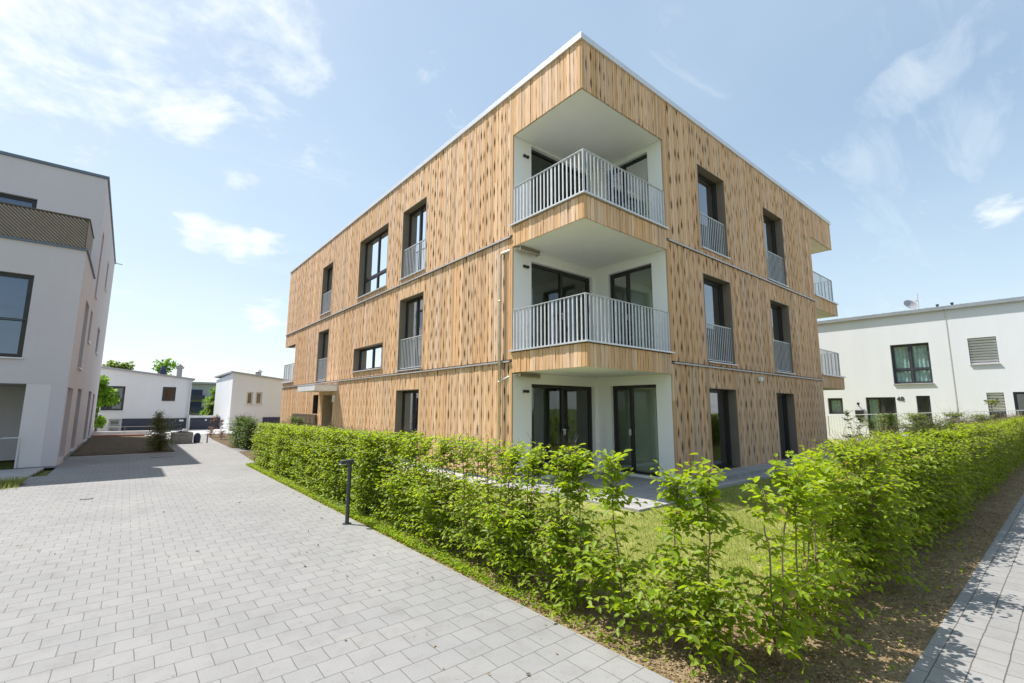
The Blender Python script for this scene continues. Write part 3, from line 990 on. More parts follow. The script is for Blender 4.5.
# ------------------------------------------------------------------ white terraced houses on the right
def right_houses():
    RX = 30.0
    R = Fac(0, RX, -1)
    h1 = thing('terraced_house', (RX, 3.55, 0), 'white rendered terraced house with a green-curtained two-leaf window, behind the dark shrub', 'house')
    h2 = thing('terraced_house', (RX, 3.50, 0), 'white rendered end house with grey slatted blinds at the right edge of the photo', 'house')
    w1 = [(4.27, 5.77, 2.90, 4.90), (5.78, 7.02, .25, 2.25), (4.46, 4.98, .25, 2.30), (8.05, 8.75, 1.36, 2.23), (9.6, 10.9, 2.9, 4.9)]
    w2 = [(1.97, 2.90, 3.70, 4.93), (1.98, 2.52, 1.2, 2.40), (.2, 1.70, .25, 2.42), (-3.5, -1.8, 2.9, 4.9)]
    for h, ya, yb, ws, m in ((h1, 3.55, 14.0, w1, PLAST_W), (h2, -9.0, 3.545, w2, plaster('end_house_render', (.765, .785, .815)))):
        mb = MB()
        for a, b, c, d in rects(ya, yb, -.2, 6.42, ws):
            R.box(mb, a, b, -.3, 0, c, d)
        mb.box(RX+.3, RX+9, ya, ya+.25, -.2, 6.42).box(RX+.3, RX+9, yb-.25, yb, -.2, 6.42).box(RX+8.8, RX+9, ya+.25, yb-.25, -.2, 6.42)
        mb.box(RX+.31, RX+8.79, ya+.26, yb-.26, 2.5, 2.8)
        mb.build('wall', m, h)
        MB().box(RX+4, RX+4.1, ya+.27, yb-.27, -.1, 2.49).box(RX+4, RX+4.1, ya+.27, yb-.27, 2.81, 6.3).build('partition', ROOM, h)
        rf = MB().box(RX-.13, RX+9.1, ya+.001, yb-.001, 6.44, 6.56).build('roof', TRIM, h)
        mb = MB()
        n = int((yb-ya)/.42)
        for i in range(n):
            y = ya+.2+i*.42
            mb.box(RX-.12, RX+9, y-.012, y+.012, 6.561, 6.60)
        mb.box(RX-.155, RX-.132, ya+.002, yb-.002, 6.40, 6.57)
        mb.build('roof_seams', plain('grey_seam', (.36, .38, .41), .4, .4) if h is h1 else bpy.data.materials['grey_seam'], rf)
    window(h1, R, *w1[0], depth=.12, mull=[.5], trans=.36, fmat=FRAME_G, gmat=GLASS_D, frame=.07, reveal=False, curtain=(CURT, .02, .98), ledge=.06)
    window(h1, R, *w1[1], depth=.14, mull=[.45], fmat=FRAME_G, gmat=GLASS_D, frame=.06, reveal=False, sill=False, curtain=(CURT, .62, .98))
    window(h1, R, *w1[2], depth=.14, fmat=FRAME_G, gmat=GLASS_D, frame=.06, reveal=False, sill=False)
    window(h1, R, *w1[3], depth=.12, fmat=FRAME_G, gmat=GLASS_D, frame=.08, reveal=False, sill=False, curtain=(CURT, .05, .95))
    window(h1, R, *w1[4], depth=.12, mull=[.5], fmat=FRAME_G, gmat=GLASS_D, frame=.07, reveal=False)
    for k, q in enumerate(w2[:2]):
        wo = window(h2, R, *q, depth=.16, fmat=FRAME_G, gmat=GLASS_D, frame=.05, reveal=False, ledge=.06)
        mb = MB()
        z = q[3]-.03
        zb = q[2]+(.03 if k == 0 else .45)
        while z > zb:
            a = MB()
            mb.quad(R.pt(q[0]+.02, -.045, z), R.pt(q[1]-.02, -.045, z), R.pt(q[1]-.02, -.075, z-.075), R.pt(q[0]+.02, -.075, z-.075))
            mb.quad(R.pt(q[0]+.02, -.075, z-.076), R.pt(q[1]-.02, -.075, z-.076), R.pt(q[1]-.02, -.09, z-.095), R.pt(q[0]+.02, -.09, z-.095))
            z -= .125
        mb.build('blind', BLIND, wo)
    window(h2, R, *w2[2], depth=.14, mull=[.5], fmat=FRAME_G, gmat=GLASS_D, frame=.06, reveal=False, sill=False)
    window(h2, R, *w2[3], depth=.14, mull=[.5], fmat=FRAME_G, gmat=GLASS_D, frame=.06, reveal=False)
    # seam with a thin downpipe
    MB().tube([(RX-.02, 3.5475, .1), (RX-.02, 3.5475, 6.38)], .009, 8).build('downpipe', PIPE, h1)
    mb = MB(); R.box(mb, 7.15, 7.50, .001, .14, 1.22, 1.58); mb.build('letterbox', BLACK, h1)
    mb = MB().tube([(RX, 7.32, 1.78), (RX-.14, 7.32, 1.80), (RX-.16, 7.32, 1.92)], .022, 8); mb.box(RX-.21, RX-.11, 7.27, 7.37, 1.86, 1.98); mb.build('wall_lamp', BLACK, h1)
    # house number
    tcu = bpy.data.curves.new('house_number', 'FONT')
    tcu.body = '48'
    tcu.size = .30
    tcu.extrude = .012
    to = bpy.data.objects.new('house_number_curve', tcu)
    COL.objects.link(to)
    bpy.context.view_layer.update()
    me = bpy.data.meshes.new_from_object(to.evaluated_get(bpy.context.evaluated_depsgraph_get()))
    bpy.data.objects.remove(to)
    rot = Matrix(((0, 0, -1), (-1, 0, 0), (0, 1, 0))).to_4x4()
    me.transform(Matrix.Translation((RX-.014-RX, 5.73-3.55, 2.06)) @ rot)
    me.materials.clear(); me.materials.append(BLACK)
    no = bpy.data.objects.new('house_number', me)
    COL.objects.link(no); no.parent = h1
    # on the roof
    sd = thing('satellite_dish', (RX+.6, 4.56, 6.6), 'grey satellite dish with an aerial mast on the roof of the white terraced house', 'satellite dish')
    MB().tube([(RX+.6, 4.56, 6.56), (RX+.6, 4.56, 7.5)], .022, 8).build('mast', METAL, sd)
    mb = MB()
    n = 20
    c = Vector((RX+.5, 4.84, 6.96)); ax = Vector((-.55, -.55, .45)).normalized()
    a = ax.cross(Vector((0, 0, 1))).normalized(); b_ = a.cross(ax)
    rings = [(0, -.10), (.14, -.075), (.25, -.03), (.31, .0)]
    prev = None
    for r, dz in rings:
        cur = []
        for k in range(n):
            t = 2*math.pi*k/n
            mb.v.append(tuple(c+ax*dz+(a*math.cos(t)+b_*math.sin(t))*max(r, .001)))
            cur.append(len(mb.v)-1)
        if prev:
            for k in range(n):
                mb.f.append((prev[k], prev[(k+1) % n], cur[(k+1) % n], cur[k]))
        prev = cur
    mb.build('dish', CHIM, sd, smooth=True)
    MB().tube([c+b_*-.4, c+ax*.4+b_*-.1], .012, 6).box(*(v for p in zip(c+ax*.4+b_*-.1-Vector((.04, .04, .04)), c+ax*.4+b_*-.1+Vector((.04, .04, .04))) for v in p)).build('feed_arm', METAL, sd)
    mb = MB()
    for i, z in enumerate((7.05, 7.15, 7.25, 7.35)):
        mb.tube([(RX+.6, 4.36+.02*i, z), (RX+.6, 4.72-.02*i, z)], .01, 6)
    mb.tube([(RX+.6, 4.56, 6.75), (RX+.6, 5.5, 6.85)], .012, 6)
    mb.build('aerial', METAL, sd)
    for y, wh in ((3.84, 'nearer the satellite dish'), (3.31, 'farther from the satellite dish')):
        pt = thing('vent_pipe', (RX+.5, y, 6.56), 'short black vent pipe on the terraced roof, '+wh, 'vent pipe', 'vent pipes on the terraced roof')
        MB().tube([(RX+.5, y, 6.55), (RX+.5, y, 6.76)], .05, 10).build('pipe', BLACK, pt)
        MB().tube([(RX+.5, y, 6.765), (RX+.5, y, 6.80)], [.085, .05], 10).build('cowl', BLACK, pt)
right_houses()
def wire_fence(name, pts, h, label, cat, mat, step=2.0, mesh=.0, wires=2, rad=.018, bars=0):
    t = thing(name, pts[0], label, cat)
    mb = MB(); wr = MB()
    for p, q in zip(pts, pts[1:]):
        p, q = Vector(p), Vector(q)
        n = max(1, round((q-p).length/step))
        for i in range(n+1):
            c = p.lerp(q, i/n)
            mb.tube([c, c+Vector((0, 0, h))], rad, 6)
        up = Vector((0, 0, 1))
        for k in range(wires):
            z = h*(1-k/max(1, wires-1)*.88)
            wr.tube([p+up*z, q+up*z], rad*(.9 if k in (0, wires-1) else .35), 5)
        if bars:
            m = int((q-p).length/bars)
            for i in range(m+1):
                c = p.lerp(q, i/m)
                wr.tube([c+up*h*.12, c+up*h], rad*.35, 4, False)
    mb.build('post', mat, t)
    wr.build('rail', mat, t)
    return t
wire_fence('garden_fence', [(28.4, 10.6, .1), (28.4, -3, .75)], 1.08, 'thin light steel mesh fence in front of the white terraced houses', 'fence', plain('fence_wire', (.36, .37, .38), .5, .3), 2.4, wires=3, rad=.016, bars=.12)

# ------------------------------------------------------------------ buildings far behind the drive
def back_houses():
    YA = 40.0
    P = Fac(1, YA, -1)
    a = thing('white_house', (0, YA, 0), 'long low white house with sloping roof, dark plinth and chimney beyond the drive', 'house')
    ws = [(-1.30, -.18, 1.31, 2.90), (1.80, 2.55, 1.95, 2.93), (-.82, -.22, -.1, .77)]
    def zt(x): return 4.13-.118*(x+1.55)
    mb = MB()
    for q in rects(-9, 3.43, -.5, 3.2, ws):
        P.box(mb, q[0], q[1], -.3, 0, q[2], q[3])
    mb.prism([(-9, 3.2), (3.43, 3.2), (3.43, zt(3.43)-.08), (-9, zt(-9)-.08)], 1, YA, YA+.3)
    mb.box(3.13, 3.43, YA+.3, YA+9, -.5, 3.44)
    mb.build('wall', PLAST_W, a)
    MB().box(-8.9, 3.1, YA+1.6, YA+1.7, -.5, 3.4).build('partition', plain('painted_dim_room', (.14, .16, .18), .9), a)  # dark sheet behind the windows, the unlit room put into its colour
    r = MB().prism([(-9, zt(-9)-.08), (3.58, zt(3.58)-.08), (3.58, zt(3.58)+.04), (-9, zt(-9)+.04)], 1, YA-.12, YA+9).build('roof', plain('grey_roof_sheet', (.36, .36, .39), .5, .2), a)
    c = MB().box(2.68, 3.0, YA+3, YA+3.4, 3.6, 4.45).box(2.58, 3.10, YA+2.9, YA+3.5, 4.45, 4.55).prism([(2.62, 4.56), (3.06, 4.56), (2.84, 4.78)], 1, YA+2.95, YA+3.45)
    c.build('chimney', CHIM, r)
    MB().box(1.62, 1.98, YA+2, YA+2.4, 3.75, 4.2).tube([(1.8, YA+2.2, 4.2), (1.8, YA+2.2, 4.5)], [.2, .12], 8).build('roof_vent', NAVY, r)
    window(a, P, *ws[0], depth=.1, mull=[.0001+.42], trans=.42, fmat=FRAME_G, gmat=GLASS_D, frame=.09, reveal=False)
    window(a, P, *ws[1], depth=.1, fmat=FRAME_G, gmat=GLASS_D, frame=.09, reveal=False)
    wo = window(a, P, *ws[2], depth=.1, fmat=FRAME_W, gmat=GLASS_D, frame=.06, reveal=False)
    mb = MB()
    for i in range(8):
        P.box(mb, -.76, -.28, -.19, -.18, -.05+i*.1, .03+i*.1)
    mb.build('blind', BLIND, wo)
    MB().box(-.16, 3.43, YA-.06, YA-.002, -.4, .78).build('plinth', DARKP, a)
    MB().tube([(3.36, YA-.12, -.3), (3.36, YA-.12, 3.4)], .05, 8).build('downpipe', METAL, a)
    MB().box(2.9, 3.14, YA-.14, YA-.061, .56, .68).build('wall_lamp', WHITEP, a)
    # dark sliding gate between the houses
    g = thing('sliding_gate', (4.45, 39.9, 0), 'dark blue sheet gate with a pale top rail between the two white houses', 'gate')
    MB().box(3.52, 5.48, 39.9, 39.96, -.3, .80).build('gate_leaf', DARKP, g)
    MB().box(3.5, 5.5, 39.86, 40.0, .80, .96).build('top_rail', WHITEP, g)
    for x in (3.47, 5.56, 5.74):
        MB().box(x-.05, x+.05, 39.83, 40.03, -.4, 1.0).build('post', WHITEP, g)
    MB().box(4.4, 4.52, 39.85, 39.898, .58, .70).build('lamp', WHITEP, g)
    # second house
    YB = 36.0
    Q = Fac(1, YB, -1)
    b = thing('white_house', (5.34, YB, 0), 'small white house with a twin sash window and flat grey roof beside the timber block', 'house')
    w = [(6.24, 6.63, 1.76, 2.60), (6.78, 7.20, 1.76, 2.60)]
    def zb(x): return 3.86-.12*(x-5.34)
    mb = MB()
    for q in rects(5.34, 12, -.5, 2.9, w):
        Q.box(mb, q[0], q[1], -.3, 0, q[2], q[3])
    mb.prism([(5.34, 2.9), (12, 2.9), (12, zb(12)), (5.34, zb(5.34))], 1, YB, YB+.3)
    mb.prism([(YB+.3, -.5), (YB+7.6, -.5), (YB+7.6, 3.68), (YB+.3, 3.86)], 0, 5.34, 5.64)
    mb.build('wall', PLAST_W, b)
    MB().box(5.7, 12, YB+.8, YB+.9, 0, 2.9).build('partition', plain('painted_dark_room', (.13, .11, .09), .9), b)  # dark brown sheet paints in the dim interior behind the panes
    rb = MB().prism([(5.2, zb(5.2)+.002), (12, zb(12)+.002), (12, zb(12)+.10), (5.2, zb(5.2)+.10)], 1, YB-.12, YB+7.8).build('roof', bpy.data.materials['grey_roof_sheet'], b)
    MB().tube([(7.3, YB+2.4, 3.6), (7.3, YB+2.4, 4.15)], [.2, .2], 8).tube([(7.3, YB+2.4, 4.16), (7.3, YB+2.4, 4.36)], [.32, .05], 8).build('chimney', CHIM, rb)
    for q in w:
        wo = window(b, Q, *q, depth=.07, fmat=FRAME_W, gmat=GLASS_D, frame=.05, reveal=False, sill=False)
    MB().box(6.18, 7.26, YB-.05, YB-.001, 1.68, 1.74).build('sill', SILL, b)
    MB().box(7.34, 8.5, YB-.06, YB-.001, .45, .88).build('ground_window', NAVY, b)
    # apartment block far behind
    c = thing('apartment_block', (7, 70, 0), 'grey flat-roofed apartment block with dark balconies, far off between the two white houses', 'apartment building')
    MB().box(5.0, 12, 70, 80, -.5, 4.35).build('wall', plain('grey_render', (.42, .43, .46), .9), c)
    MB().box(4.8, 12.2, 69.7, 80.2, 4.36, 4.6).build('roof', CHIM, c)
    for z in (1.4, 2.9):
        MB().box(5.3, 7.2, 69.96, 69.99, z, z+.75).build('window', NAVY, c)
        MB().box(5.2, 7.4, 69.2, 69.95, z-.55, z-.4).box(5.2, 7.4, 69.2, 69.25, z-.39, z+.05).build('balcony', DARKP, c)
back_houses()
wire_fence('bed_railing', [(-1.3, 33.5, -.02), (1.36, 33.5, -.02)], .50, 'low grey flat-bar railing behind the shaded planting bed', 'railing', GREYW, 1.3, wires=3, rad=.014)
tag(MB().box(-1.3, 1.25, 33.9, 34.15, -.05, .18).box(-1.3, 1.25, 33.88, 34.17, .181, .22).build('low_wall', plain('pale_wall', (.62, .60, .58), .9), None, (0, 34, 0)), 'low pale garden wall behind the railing of the shaded bed', 'wall')
tag(MB().box(-1.25, .9, 32.5, 32.75, -.02, .09).build('brick_edging', BRICKR, None, (0, 32.6, 0)), 'red brick edging along the far side of the shaded bed', 'edging')
pb = thing('raised_planter', (2.0, 25.3, 0), 'weathered grey timber planter box beside the olive bush at the end of the drive', 'planter')
mb = MB()
for k in range(4):
    z = .01+k*.12
    mb.box(1.64, 2.36, 24.98, 25.02, z, z+.11).box(1.64, 2.36, 25.78, 25.82, z, z+.11).box(1.62, 1.66, 25.03, 25.77, z, z+.11).box(2.34, 2.38, 25.03, 25.77, z, z+.11)
mb.build('boards', GREYW, pb)
MB().box(1.68, 2.32, 25.04, 25.76, .2, .42).build('soil_fill', SOILD, pb)
tag(MB().prism([(1.72, .42), (2.28, .42), (2.2, .52), (1.95, .58), (1.78, .5)], 1, 25.2, 25.6).build('dark_cover', NAVY, None, (2, 25.4, .42), bevel=.03), 'crumpled dark sheet lying on the grey timber planter', 'cover')
tag(MB().prism([(1.96, .53), (2.22, .50), (2.16, .60), (2.02, .64)], 1, 25.1, 25.3).build('white_bag', WHITEP, None, (2.1, 25.2, .5), bevel=.02), 'small white bag lying on the dark sheet of the planter', 'bag')
bb = MB().prism([(2.45, 0), (2.68, 0), (2.70, .28), (2.64, .43), (2.52, .45), (2.44, .3)], 1, 25.2, 25.5)
tag(bb.build('dark_sack', NAVY, None, (2.56, 25.3, 0), bevel=.05), 'dark blue sack standing on the paving right of the planter', 'sack')
tag(MB().tube([(2.92, 25.0, -.01), (2.92, 25.0, .34)], .03, 8).tube([(2.92, 25, .34), (2.92, 25, .38)], [.04, .03], 8).build('marker_post', GREYW, None, (2.92, 25, 0)), 'short thin grey post at the far end of the paved drive', 'post')

# ------------------------------------------------------------------ opposite side of the path: unseen house, added for the panes to mirror
def opposite():
    o = thing('unseen_row_house', (10, -15, 0), 'unseen rust-brown clad row house, added across the path for the loggia panes to mirror', 'house')
    P = Fac(1, -15, 1)
    ws = [(x, x+1.3, z, z+1.9) for x in (7, 11, 15, 19.5) for z in (.6, 3.4)]
    mb = MB()
    for q in rects(5, 24, -.1, 6.0, ws):
        P.box(mb, q[0], q[1], -.3, 0, q[2], q[3])
    mb.box(5, 24, -24, -23.7, -.1, 6).box(5, 5.3, -23.7, -15.3, -.1, 6).box(23.7, 24, -23.7, -15.3, -.1, 6)
    mb.build('wall', plain('rust_cladding', (.30, .15, .09), .8), o)
    MB().box(4.8, 24.2, -24.2, -14.8, 6.01, 6.2).build('roof', ROOFG, o)
    for q in ws:
        window(o, P, *q, depth=.12, fmat=FRAME_W, gmat=GLASS_D, frame=.08, reveal=False, sill=False)
opposite()

# ------------------------------------------------------------------ ground
def sheet(name, poly, z, mat, thick=0):
    mb = MB()
    if thick:
        mb.prism(poly, 2, z-thick, z)
    else:
        mb.quad(*[(x, y, z) for x, y in poly])
    return struct(name, mb, mat)
mbg = MB()
mbg.quad((-400, -300, -.06), (400, -300, -.06), (400, 500, -.06), (-400, 500, -.06))
struct('ground', mbg, LAND)
sheet('drive', [(-7, -5), (2.72, -5), (2.72, 14.9), (3.05, 15.2), (3.15, 17), (3.3, 20), (3.4, 27), (3.7, 33), (1.5, 33), (1.5, 20.9), (-1.3, 20.9), (-1.3, 15.6), (-7, 15.6)], 0, PAVE, .05)
sheet('back_lane', [(-9, 32.95), (1.45, 32.95), (1.45, 33.05), (14, 33.05), (14, 39.7), (-9, 39.7)], -.012, SLAB)
sheet('path', [(2.724, -6), (34, -6), (34, .845), (2.724, .845)], .0, PAVE2, .05)
sheet('lawn', [(2.9, 1.3), (29, 1.3), (29, 5.9), (2.9, 25)], -.016, LAWN)
sheet('back_lawn', [(19.0, 5.9), (29.9, -6), (29.9, 15), (19.0, 15)], -.02, LAWN)
sheet('hedge_bed', [(2.724, .849), (29, .849), (29, 2.0), (3.5, 2.0), (3.5, 15.0), (3.06, 15.19), (2.724, 14.9)], -.006, SOIL)
sheet('back_bed', [(3.06, 15.2), (4.4, 15.2), (4.8, 32.9), (3.7, 32.9), (3.41, 27), (3.31, 20), (3.16, 17)], -.007, SOILD)
sheet('shaded_bed', [(-1.25, 20.95), (1.46, 20.95), (1.46, 32.4), (-1.25, 32.4)], .02, SOILD, .05)
sheet('front_bed', [(-7, 12.6), (-2.05, 13.2), (-1.45, 14.1), (-1.75, 14.9), (-7, 14.9)], .006, SOILD)
st = MB()
for i in range(6):
    y = 15.0+i*.40
    st.box(-7, -1.62+.02*i, y, y+.375, -.02, .028)
struct('stone_slabs', st, SLAB)
tp = MB()
tp.prism([(6.05, 8.0), (6.45, 6.3), (6.52, 4.66), (8.3, 4.62), (8.9, 4.98), (19.5, 4.98), (19.5, 5.45), (9.6, 5.45), (9.6, 5.82), (9.5, 8.0)], 2, -.05, .022)
struct('terrace', tp, PAVE3)
struct('terrace_step', MB().box(9.62, 19.7, 5.25, Y0-.004, .0, .11), PAVE3)
struct('kerb_strip', MB().box(8.8, 19.7, 4.90, 4.975, -.04, .05), SLAB)
struct('gravel_strip', MB().prism([(6.0, 8.3), (6.58, 8.3), (6.58, 19.5), (6.0, 19.5)], 2, -.05, .006), ground_mat('pale_gravel', [(.3, (.3, .29, .27)), (.5, (.52, .50, .48)), (.7, (.68, .66, .64))], 8, 60, 1))
sheet('entrance_path', [(3.3, 19.6), (6.6, 19.6), (6.6, 21.2), (3.3, 21.2)], .003, PAVE)
for x, y, wx, lab in ((-.40, 11.35, .085, 'small dark drain cover in the sunlit paving near the left block'), (1.05, 19.1, .30, 'flat metal drain cover in the far part of the drive beyond the shadow')):
    t = thing('drain_cover', (x, y, .004), lab, 'drain cover')
    hy = wx*.75
    MB().box(x-wx, x+wx, y-hy, y+hy, .001, .006).build('frame', FRAME_G, t)
    mb = MB()
    for i in range(5):
        mb.box(x-wx+.02, x+wx-.02, y-hy*.8+i*hy*.35, y-hy*.8+i*hy*.35+hy*.2, .0065, .009)
    mb.build('grate', GREYW, t)

# ------------------------------------------------------------------ bollard lamp
bl = thing('bollard_lamp', (2.56, 6.76, 0), 'slim dark grey bollard lamp with a flat projecting head beside the left hedge', 'bollard lamp')
MB().tube([(2.56, 6.76, -.01), (2.56, 6.76, .84)], .027, 16).build('post', FRAME_G, bl, smooth=False)
MB().tube([(2.56, 6.76, .0), (2.56, 6.76, .012)], .06, 16).build('base_plate', FRAME_G, bl)
hd = MB().prism([(-.14, .84), (.045, .84), (.045, .895), (-.14, .882)], 1, 6.72, 6.80)
hd.v = [(2.56+x, y, z) for x, y, z in hd.v]
ho = hd.build('lamp_head', FRAME_G, bl, bevel=.006)
MB().box(2.41, 2.50, 6.73, 6.79, .828, .834).build('lens', WHITEP, ho)

# ------------------------------------------------------------------ plants
def leaves_mesh(name, P, D, N, L, mat, wr=.56, fold=.12):
    """P,D,N (n,3) base points, directions, normals; L (n,) lengths; one folded ovate leaf each"""
    n = len(P)
    D = D/np.linalg.norm(D, axis=1, keepdims=True)
    S = np.cross(D, N); S /= np.linalg.norm(S, axis=1, keepdims=True)+1e-9
    Nn = np.cross(S, D)
    W = L*wr*.5
    def at(a, s, h):
        return P + D*(L*a)[:, None] + S*(W*s)[:, None] + Nn*(L*h)[:, None]
    V = np.stack([at(0, 0, 0), at(.30, -.95, fold), at(.68, -.78, fold*.9), at(1, 0, -.06), at(.68, .78, fold*.9), at(.30, .95, fold)], 1)
    b = np.arange(n)[:, None]*6
    Fq = np.stack([np.concatenate([b, b+1, b+2, b+3], 1), np.concatenate([b, b+3, b+4, b+5], 1)], 1)
    return np_mesh(name, V.reshape(-1, 3), Fq.reshape(-1, 4), mat)
def make_shrub(seed, h, rad, nstem, ntwig, lpt, prof, lean=.05, lsize=(.05, .085), clip=None, z0=.12):
    """young hornbeam: returns (stem mesh builder, leaf arrays). prof(t) scales twig length, dens by rejection"""
    rg = random.Random(seed)
    mb = MB()
    P, D, N, L = [], [], [], []
    for s in range(nstem):
        bx, by = rg.uniform(-.05, .05), rg.uniform(-.05, .05)
        lx, ly = rg.uniform(-lean, lean), rg.uniform(-lean, lean)
        hh = h*rg.uniform(.86, 1.0)
        k = 9
        pts = []
        for i in range(k+1):
            t = i/k
            pts.append(Vector((bx+lx*t*hh*2+rg.uniform(-.012, .012)*(i > 0), by+ly*t*hh*2+rg.uniform(-.012, .012)*(i > 0), -.02+t*hh)))
        mb.tube(pts, [.0075*(1-.75*i/k)+.0015 for i in range(k+1)], 6)
        for q in range(ntwig//nstem):
            t = rg.uniform(z0/h, 1)
            pl = prof(t)
            if rg.random() > pl[1]:
                continue
            i = min(k-1, int(t*k)); fr = t*k-i
            p = pts[i].lerp(pts[i+1], fr)
            az = rg.uniform(0, 2*math.pi)
            el = rg.uniform(.05, .75)+(.5 if t > .85 else 0)
            ln = rad*pl[0]*rg.uniform(.45, 1.1)
            d = Vector((math.cos(az)*math.cos(el), math.sin(az)*math.cos(el), math.sin(el)))
            m = 4
            tp_ = [p]
            for j in range(m):
                d = (d+Vector((rg.uniform(-.16, .16), rg.uniform(-.16, .16), rg.uniform(-.2, .08)))).normalized()
                tp_.append(tp_[-1]+d*ln/m)
            mb.tube(tp_, [.0032, .0026, .002, .0015, .001], 4, False)
            nl = max(2, int(lpt*(.5+ln/rad*.6)))
            for j in range(nl):
                a = (j+.6)/nl*m
                i2 = min(m-1, int(a))
                q_ = tp_[i2].lerp(tp_[i2+1], a-i2)
                if clip and not clip(q_):
                    continue
                dd = (tp_[i2+1]-tp_[i2]).normalized()
                sd = dd.cross(Vector((0, 0, 1)))
                if sd.length < .1: sd = Vector((1, 0, 0))
                sd.normalize()
                sgn = 1 if j % 2 else -1
                ld = dd*rg.uniform(.2, .7)+sd*sgn*rg.uniform(.5, 1)+Vector((0, 0, rg.uniform(-.75, .15)))
                nr = Vector((rg.uniform(-.5, .5), rg.uniform(-.5, .5), 1))
                P.append(q_); D.append(ld); N.append(nr); L.append(rg.uniform(*lsize))
    return mb, (np.array(P), np.array(D), np.array(N), np.array(L))
def dense_prof(t): return (1.0 if t < .9 else .7, 1.0)
def gappy_prof(t): return (1.05 if t < .55 else .75, 1.0 if t < .55 else (.34 if t < .8 else .8))
def sparse_prof(t): return (1.25 if t < .45 else .62, .75 if t < .42 else (.22 if t < .72 else .95))
def thin_prof(t): return (1.2 if t < .5 else .55, .75 if t < .45 else (.2 if t < .74 else .95))
SHRUBS = {}
def variant(kind, k, mat=LEAF):
    key = (kind, k, mat.name)
    if key in SHRUBS:
        return SHRUBS[key]
    s = 100*hash_kind(kind)+k
    clip = None
    if kind == 'left_dense':
        a = make_shrub(s, 1.27, .40, 3, 380, 8, dense_prof, .06, (.040, .066), lambda p: p.z < 1.27 and abs(p.x) < .33 and abs(p.y) < .4, .04)
    elif kind == 'left_gappy':
        a = make_shrub(s, 1.28, .38, 2, 260, 8, gappy_prof, .05, (.042, .070), lambda p: p.z < 1.3 and abs(p.x) < .34, .05)
    elif kind == 'right_dense':
        a = make_shrub(s, 1.36, .42, 3, 400, 8, dense_prof, .06, (.040, .066), lambda p: p.z < 1.36 and abs(p.y) < .36 and abs(p.x) < .4, .08)
    elif kind == 'right_gappy':
        a = make_shrub(s, 1.27, .42, 2, 290, 8, lambda t: (1.0, .8 if t < .5 else .62), .07, (.042, .072), lambda p: p.z < 1.33, .10)
    elif kind == 'sparse':
        a = make_shrub(s, 1.25, .36, 1, 175, 8, sparse_prof, .05, (.045, .082), None, .10)
    elif kind == 'thin':
        a = make_shrub(s, 1.25, .32, 2, 150, 8, thin_prof, .09, (.045, .080), None, .12)
    elif kind == 'block':
        a = make_shrub(s, 1.2, .5, 4, 330, 7, dense_prof, .06, (.05, .08), lambda p: p.z < 1.2 and abs(p.x) < .45, .03)
    mb, (P, D, N, L) = a
    me = bpy.data.meshes.new('stem')
    me.from_pydata(mb.v, [], mb.f)
    me.materials.append(TWIG if kind in ('thin', 'sparse', 'right_gappy') else BARK)
    SHRUBS[key] = (me, leaves_mesh('foliage', P, D, N, L, mat))
    return SHRUBS[key]
def hash_kind(k):
    return ['left_dense', 'left_gappy', 'right_dense', 'right_gappy', 'sparse', 'thin', 'block'].index(k)+1
def shrub(name, kind, k, x, y, label, group=None, rz=0, sc=1., mat=LEAF, cat='hedge shrub', sz=None):
    t = thing(name, (x, y, -.005), label, cat, group)
    t.rotation_euler.z = rz
    t.scale = (sc, sc, sz or sc)
    for nm, me in zip(('stem', 'foliage'), variant(kind, k, mat)):
        o = bpy.data.objects.new(nm, me)
        COL.objects.link(o)
        o.parent = t
    return t
rg = random.Random(5)
def flip():
    return rg.choice((0, math.pi))+rg.uniform(-.15, .15)
# along the drive, from the corner inwards
ORD = ['first', 'second', 'third', 'fourth', 'fifth', 'sixth', 'seventh', 'eighth', 'ninth', 'tenth']
y = 1.66
i = 0
GL = 'hornbeam shrubs of the hedge along the drive'
while y < 14.75:
    if i < 4:
        kind, k = 'sparse', i % 4
        lab = ORD[i]+' thin hornbeam from the hedge corner, in the row along the drive' if i else 'thin hornbeam at the hedge corner nearest the camera, beside the drive'
        step = .36
    elif y < 6.6:
        kind, k = 'left_gappy', rg.randrange(5)
        lab = 'leafy hornbeam with gaps near its top, in the part of the drive hedge in front of the wooden wall and white loggia'
        lab = 'hornbeam with a gappy top in the near stretch of the drive hedge'
        step = .34
    else:
        kind, k = 'left_dense', rg.randrange(5)
        lab = 'dense leafy hornbeam in the far clipped stretch of the drive hedge'
        step = .34
    sc = (1.27-.010*(y-6))/1.27 if y > 6 else 1.0
    if kind == 'sparse':
        sc = rg.uniform(.93, 1.02)
    shrub('hornbeam_shrub', kind, k, (3.06 if kind == 'sparse' else 3.11)+rg.uniform(-.05, .05), y+rg.uniform(-.04, .04), lab, GL, rg.uniform(0, 6.28) if kind == 'sparse' else flip(), sc)
    y += step
    i += 1
GR = 'hornbeam shrubs of the hedge along the right path'
x = 3.38
i = 0
while x < 27.2:
    if i < 5:
        kind, k, step = 'thin', i % 4, .33
        lab = ORD[i+1]+' thin hornbeam from the hedge corner, in the row along the right path'
    elif x < 7.6:
        kind, k, step = 'right_gappy', rg.randrange(5), .33
        lab = 'loose leafy hornbeam with visible twigs in the near stretch of the right path hedge'
    else:
        kind, k, step = 'right_dense', rg.randrange(5), .38
        lab = 'dense leafy hornbeam in the far clipped stretch of the right path hedge'
    shrub('hornbeam_shrub', kind, k, x+rg.uniform(-.05, .05), (1.42 if kind == 'thin' else 1.5)+rg.uniform(-.07, .07), lab, GR, rg.uniform(0, 6.28) if kind == 'thin' else flip(), rg.uniform(.96, 1.04))
    x += step
    i += 1
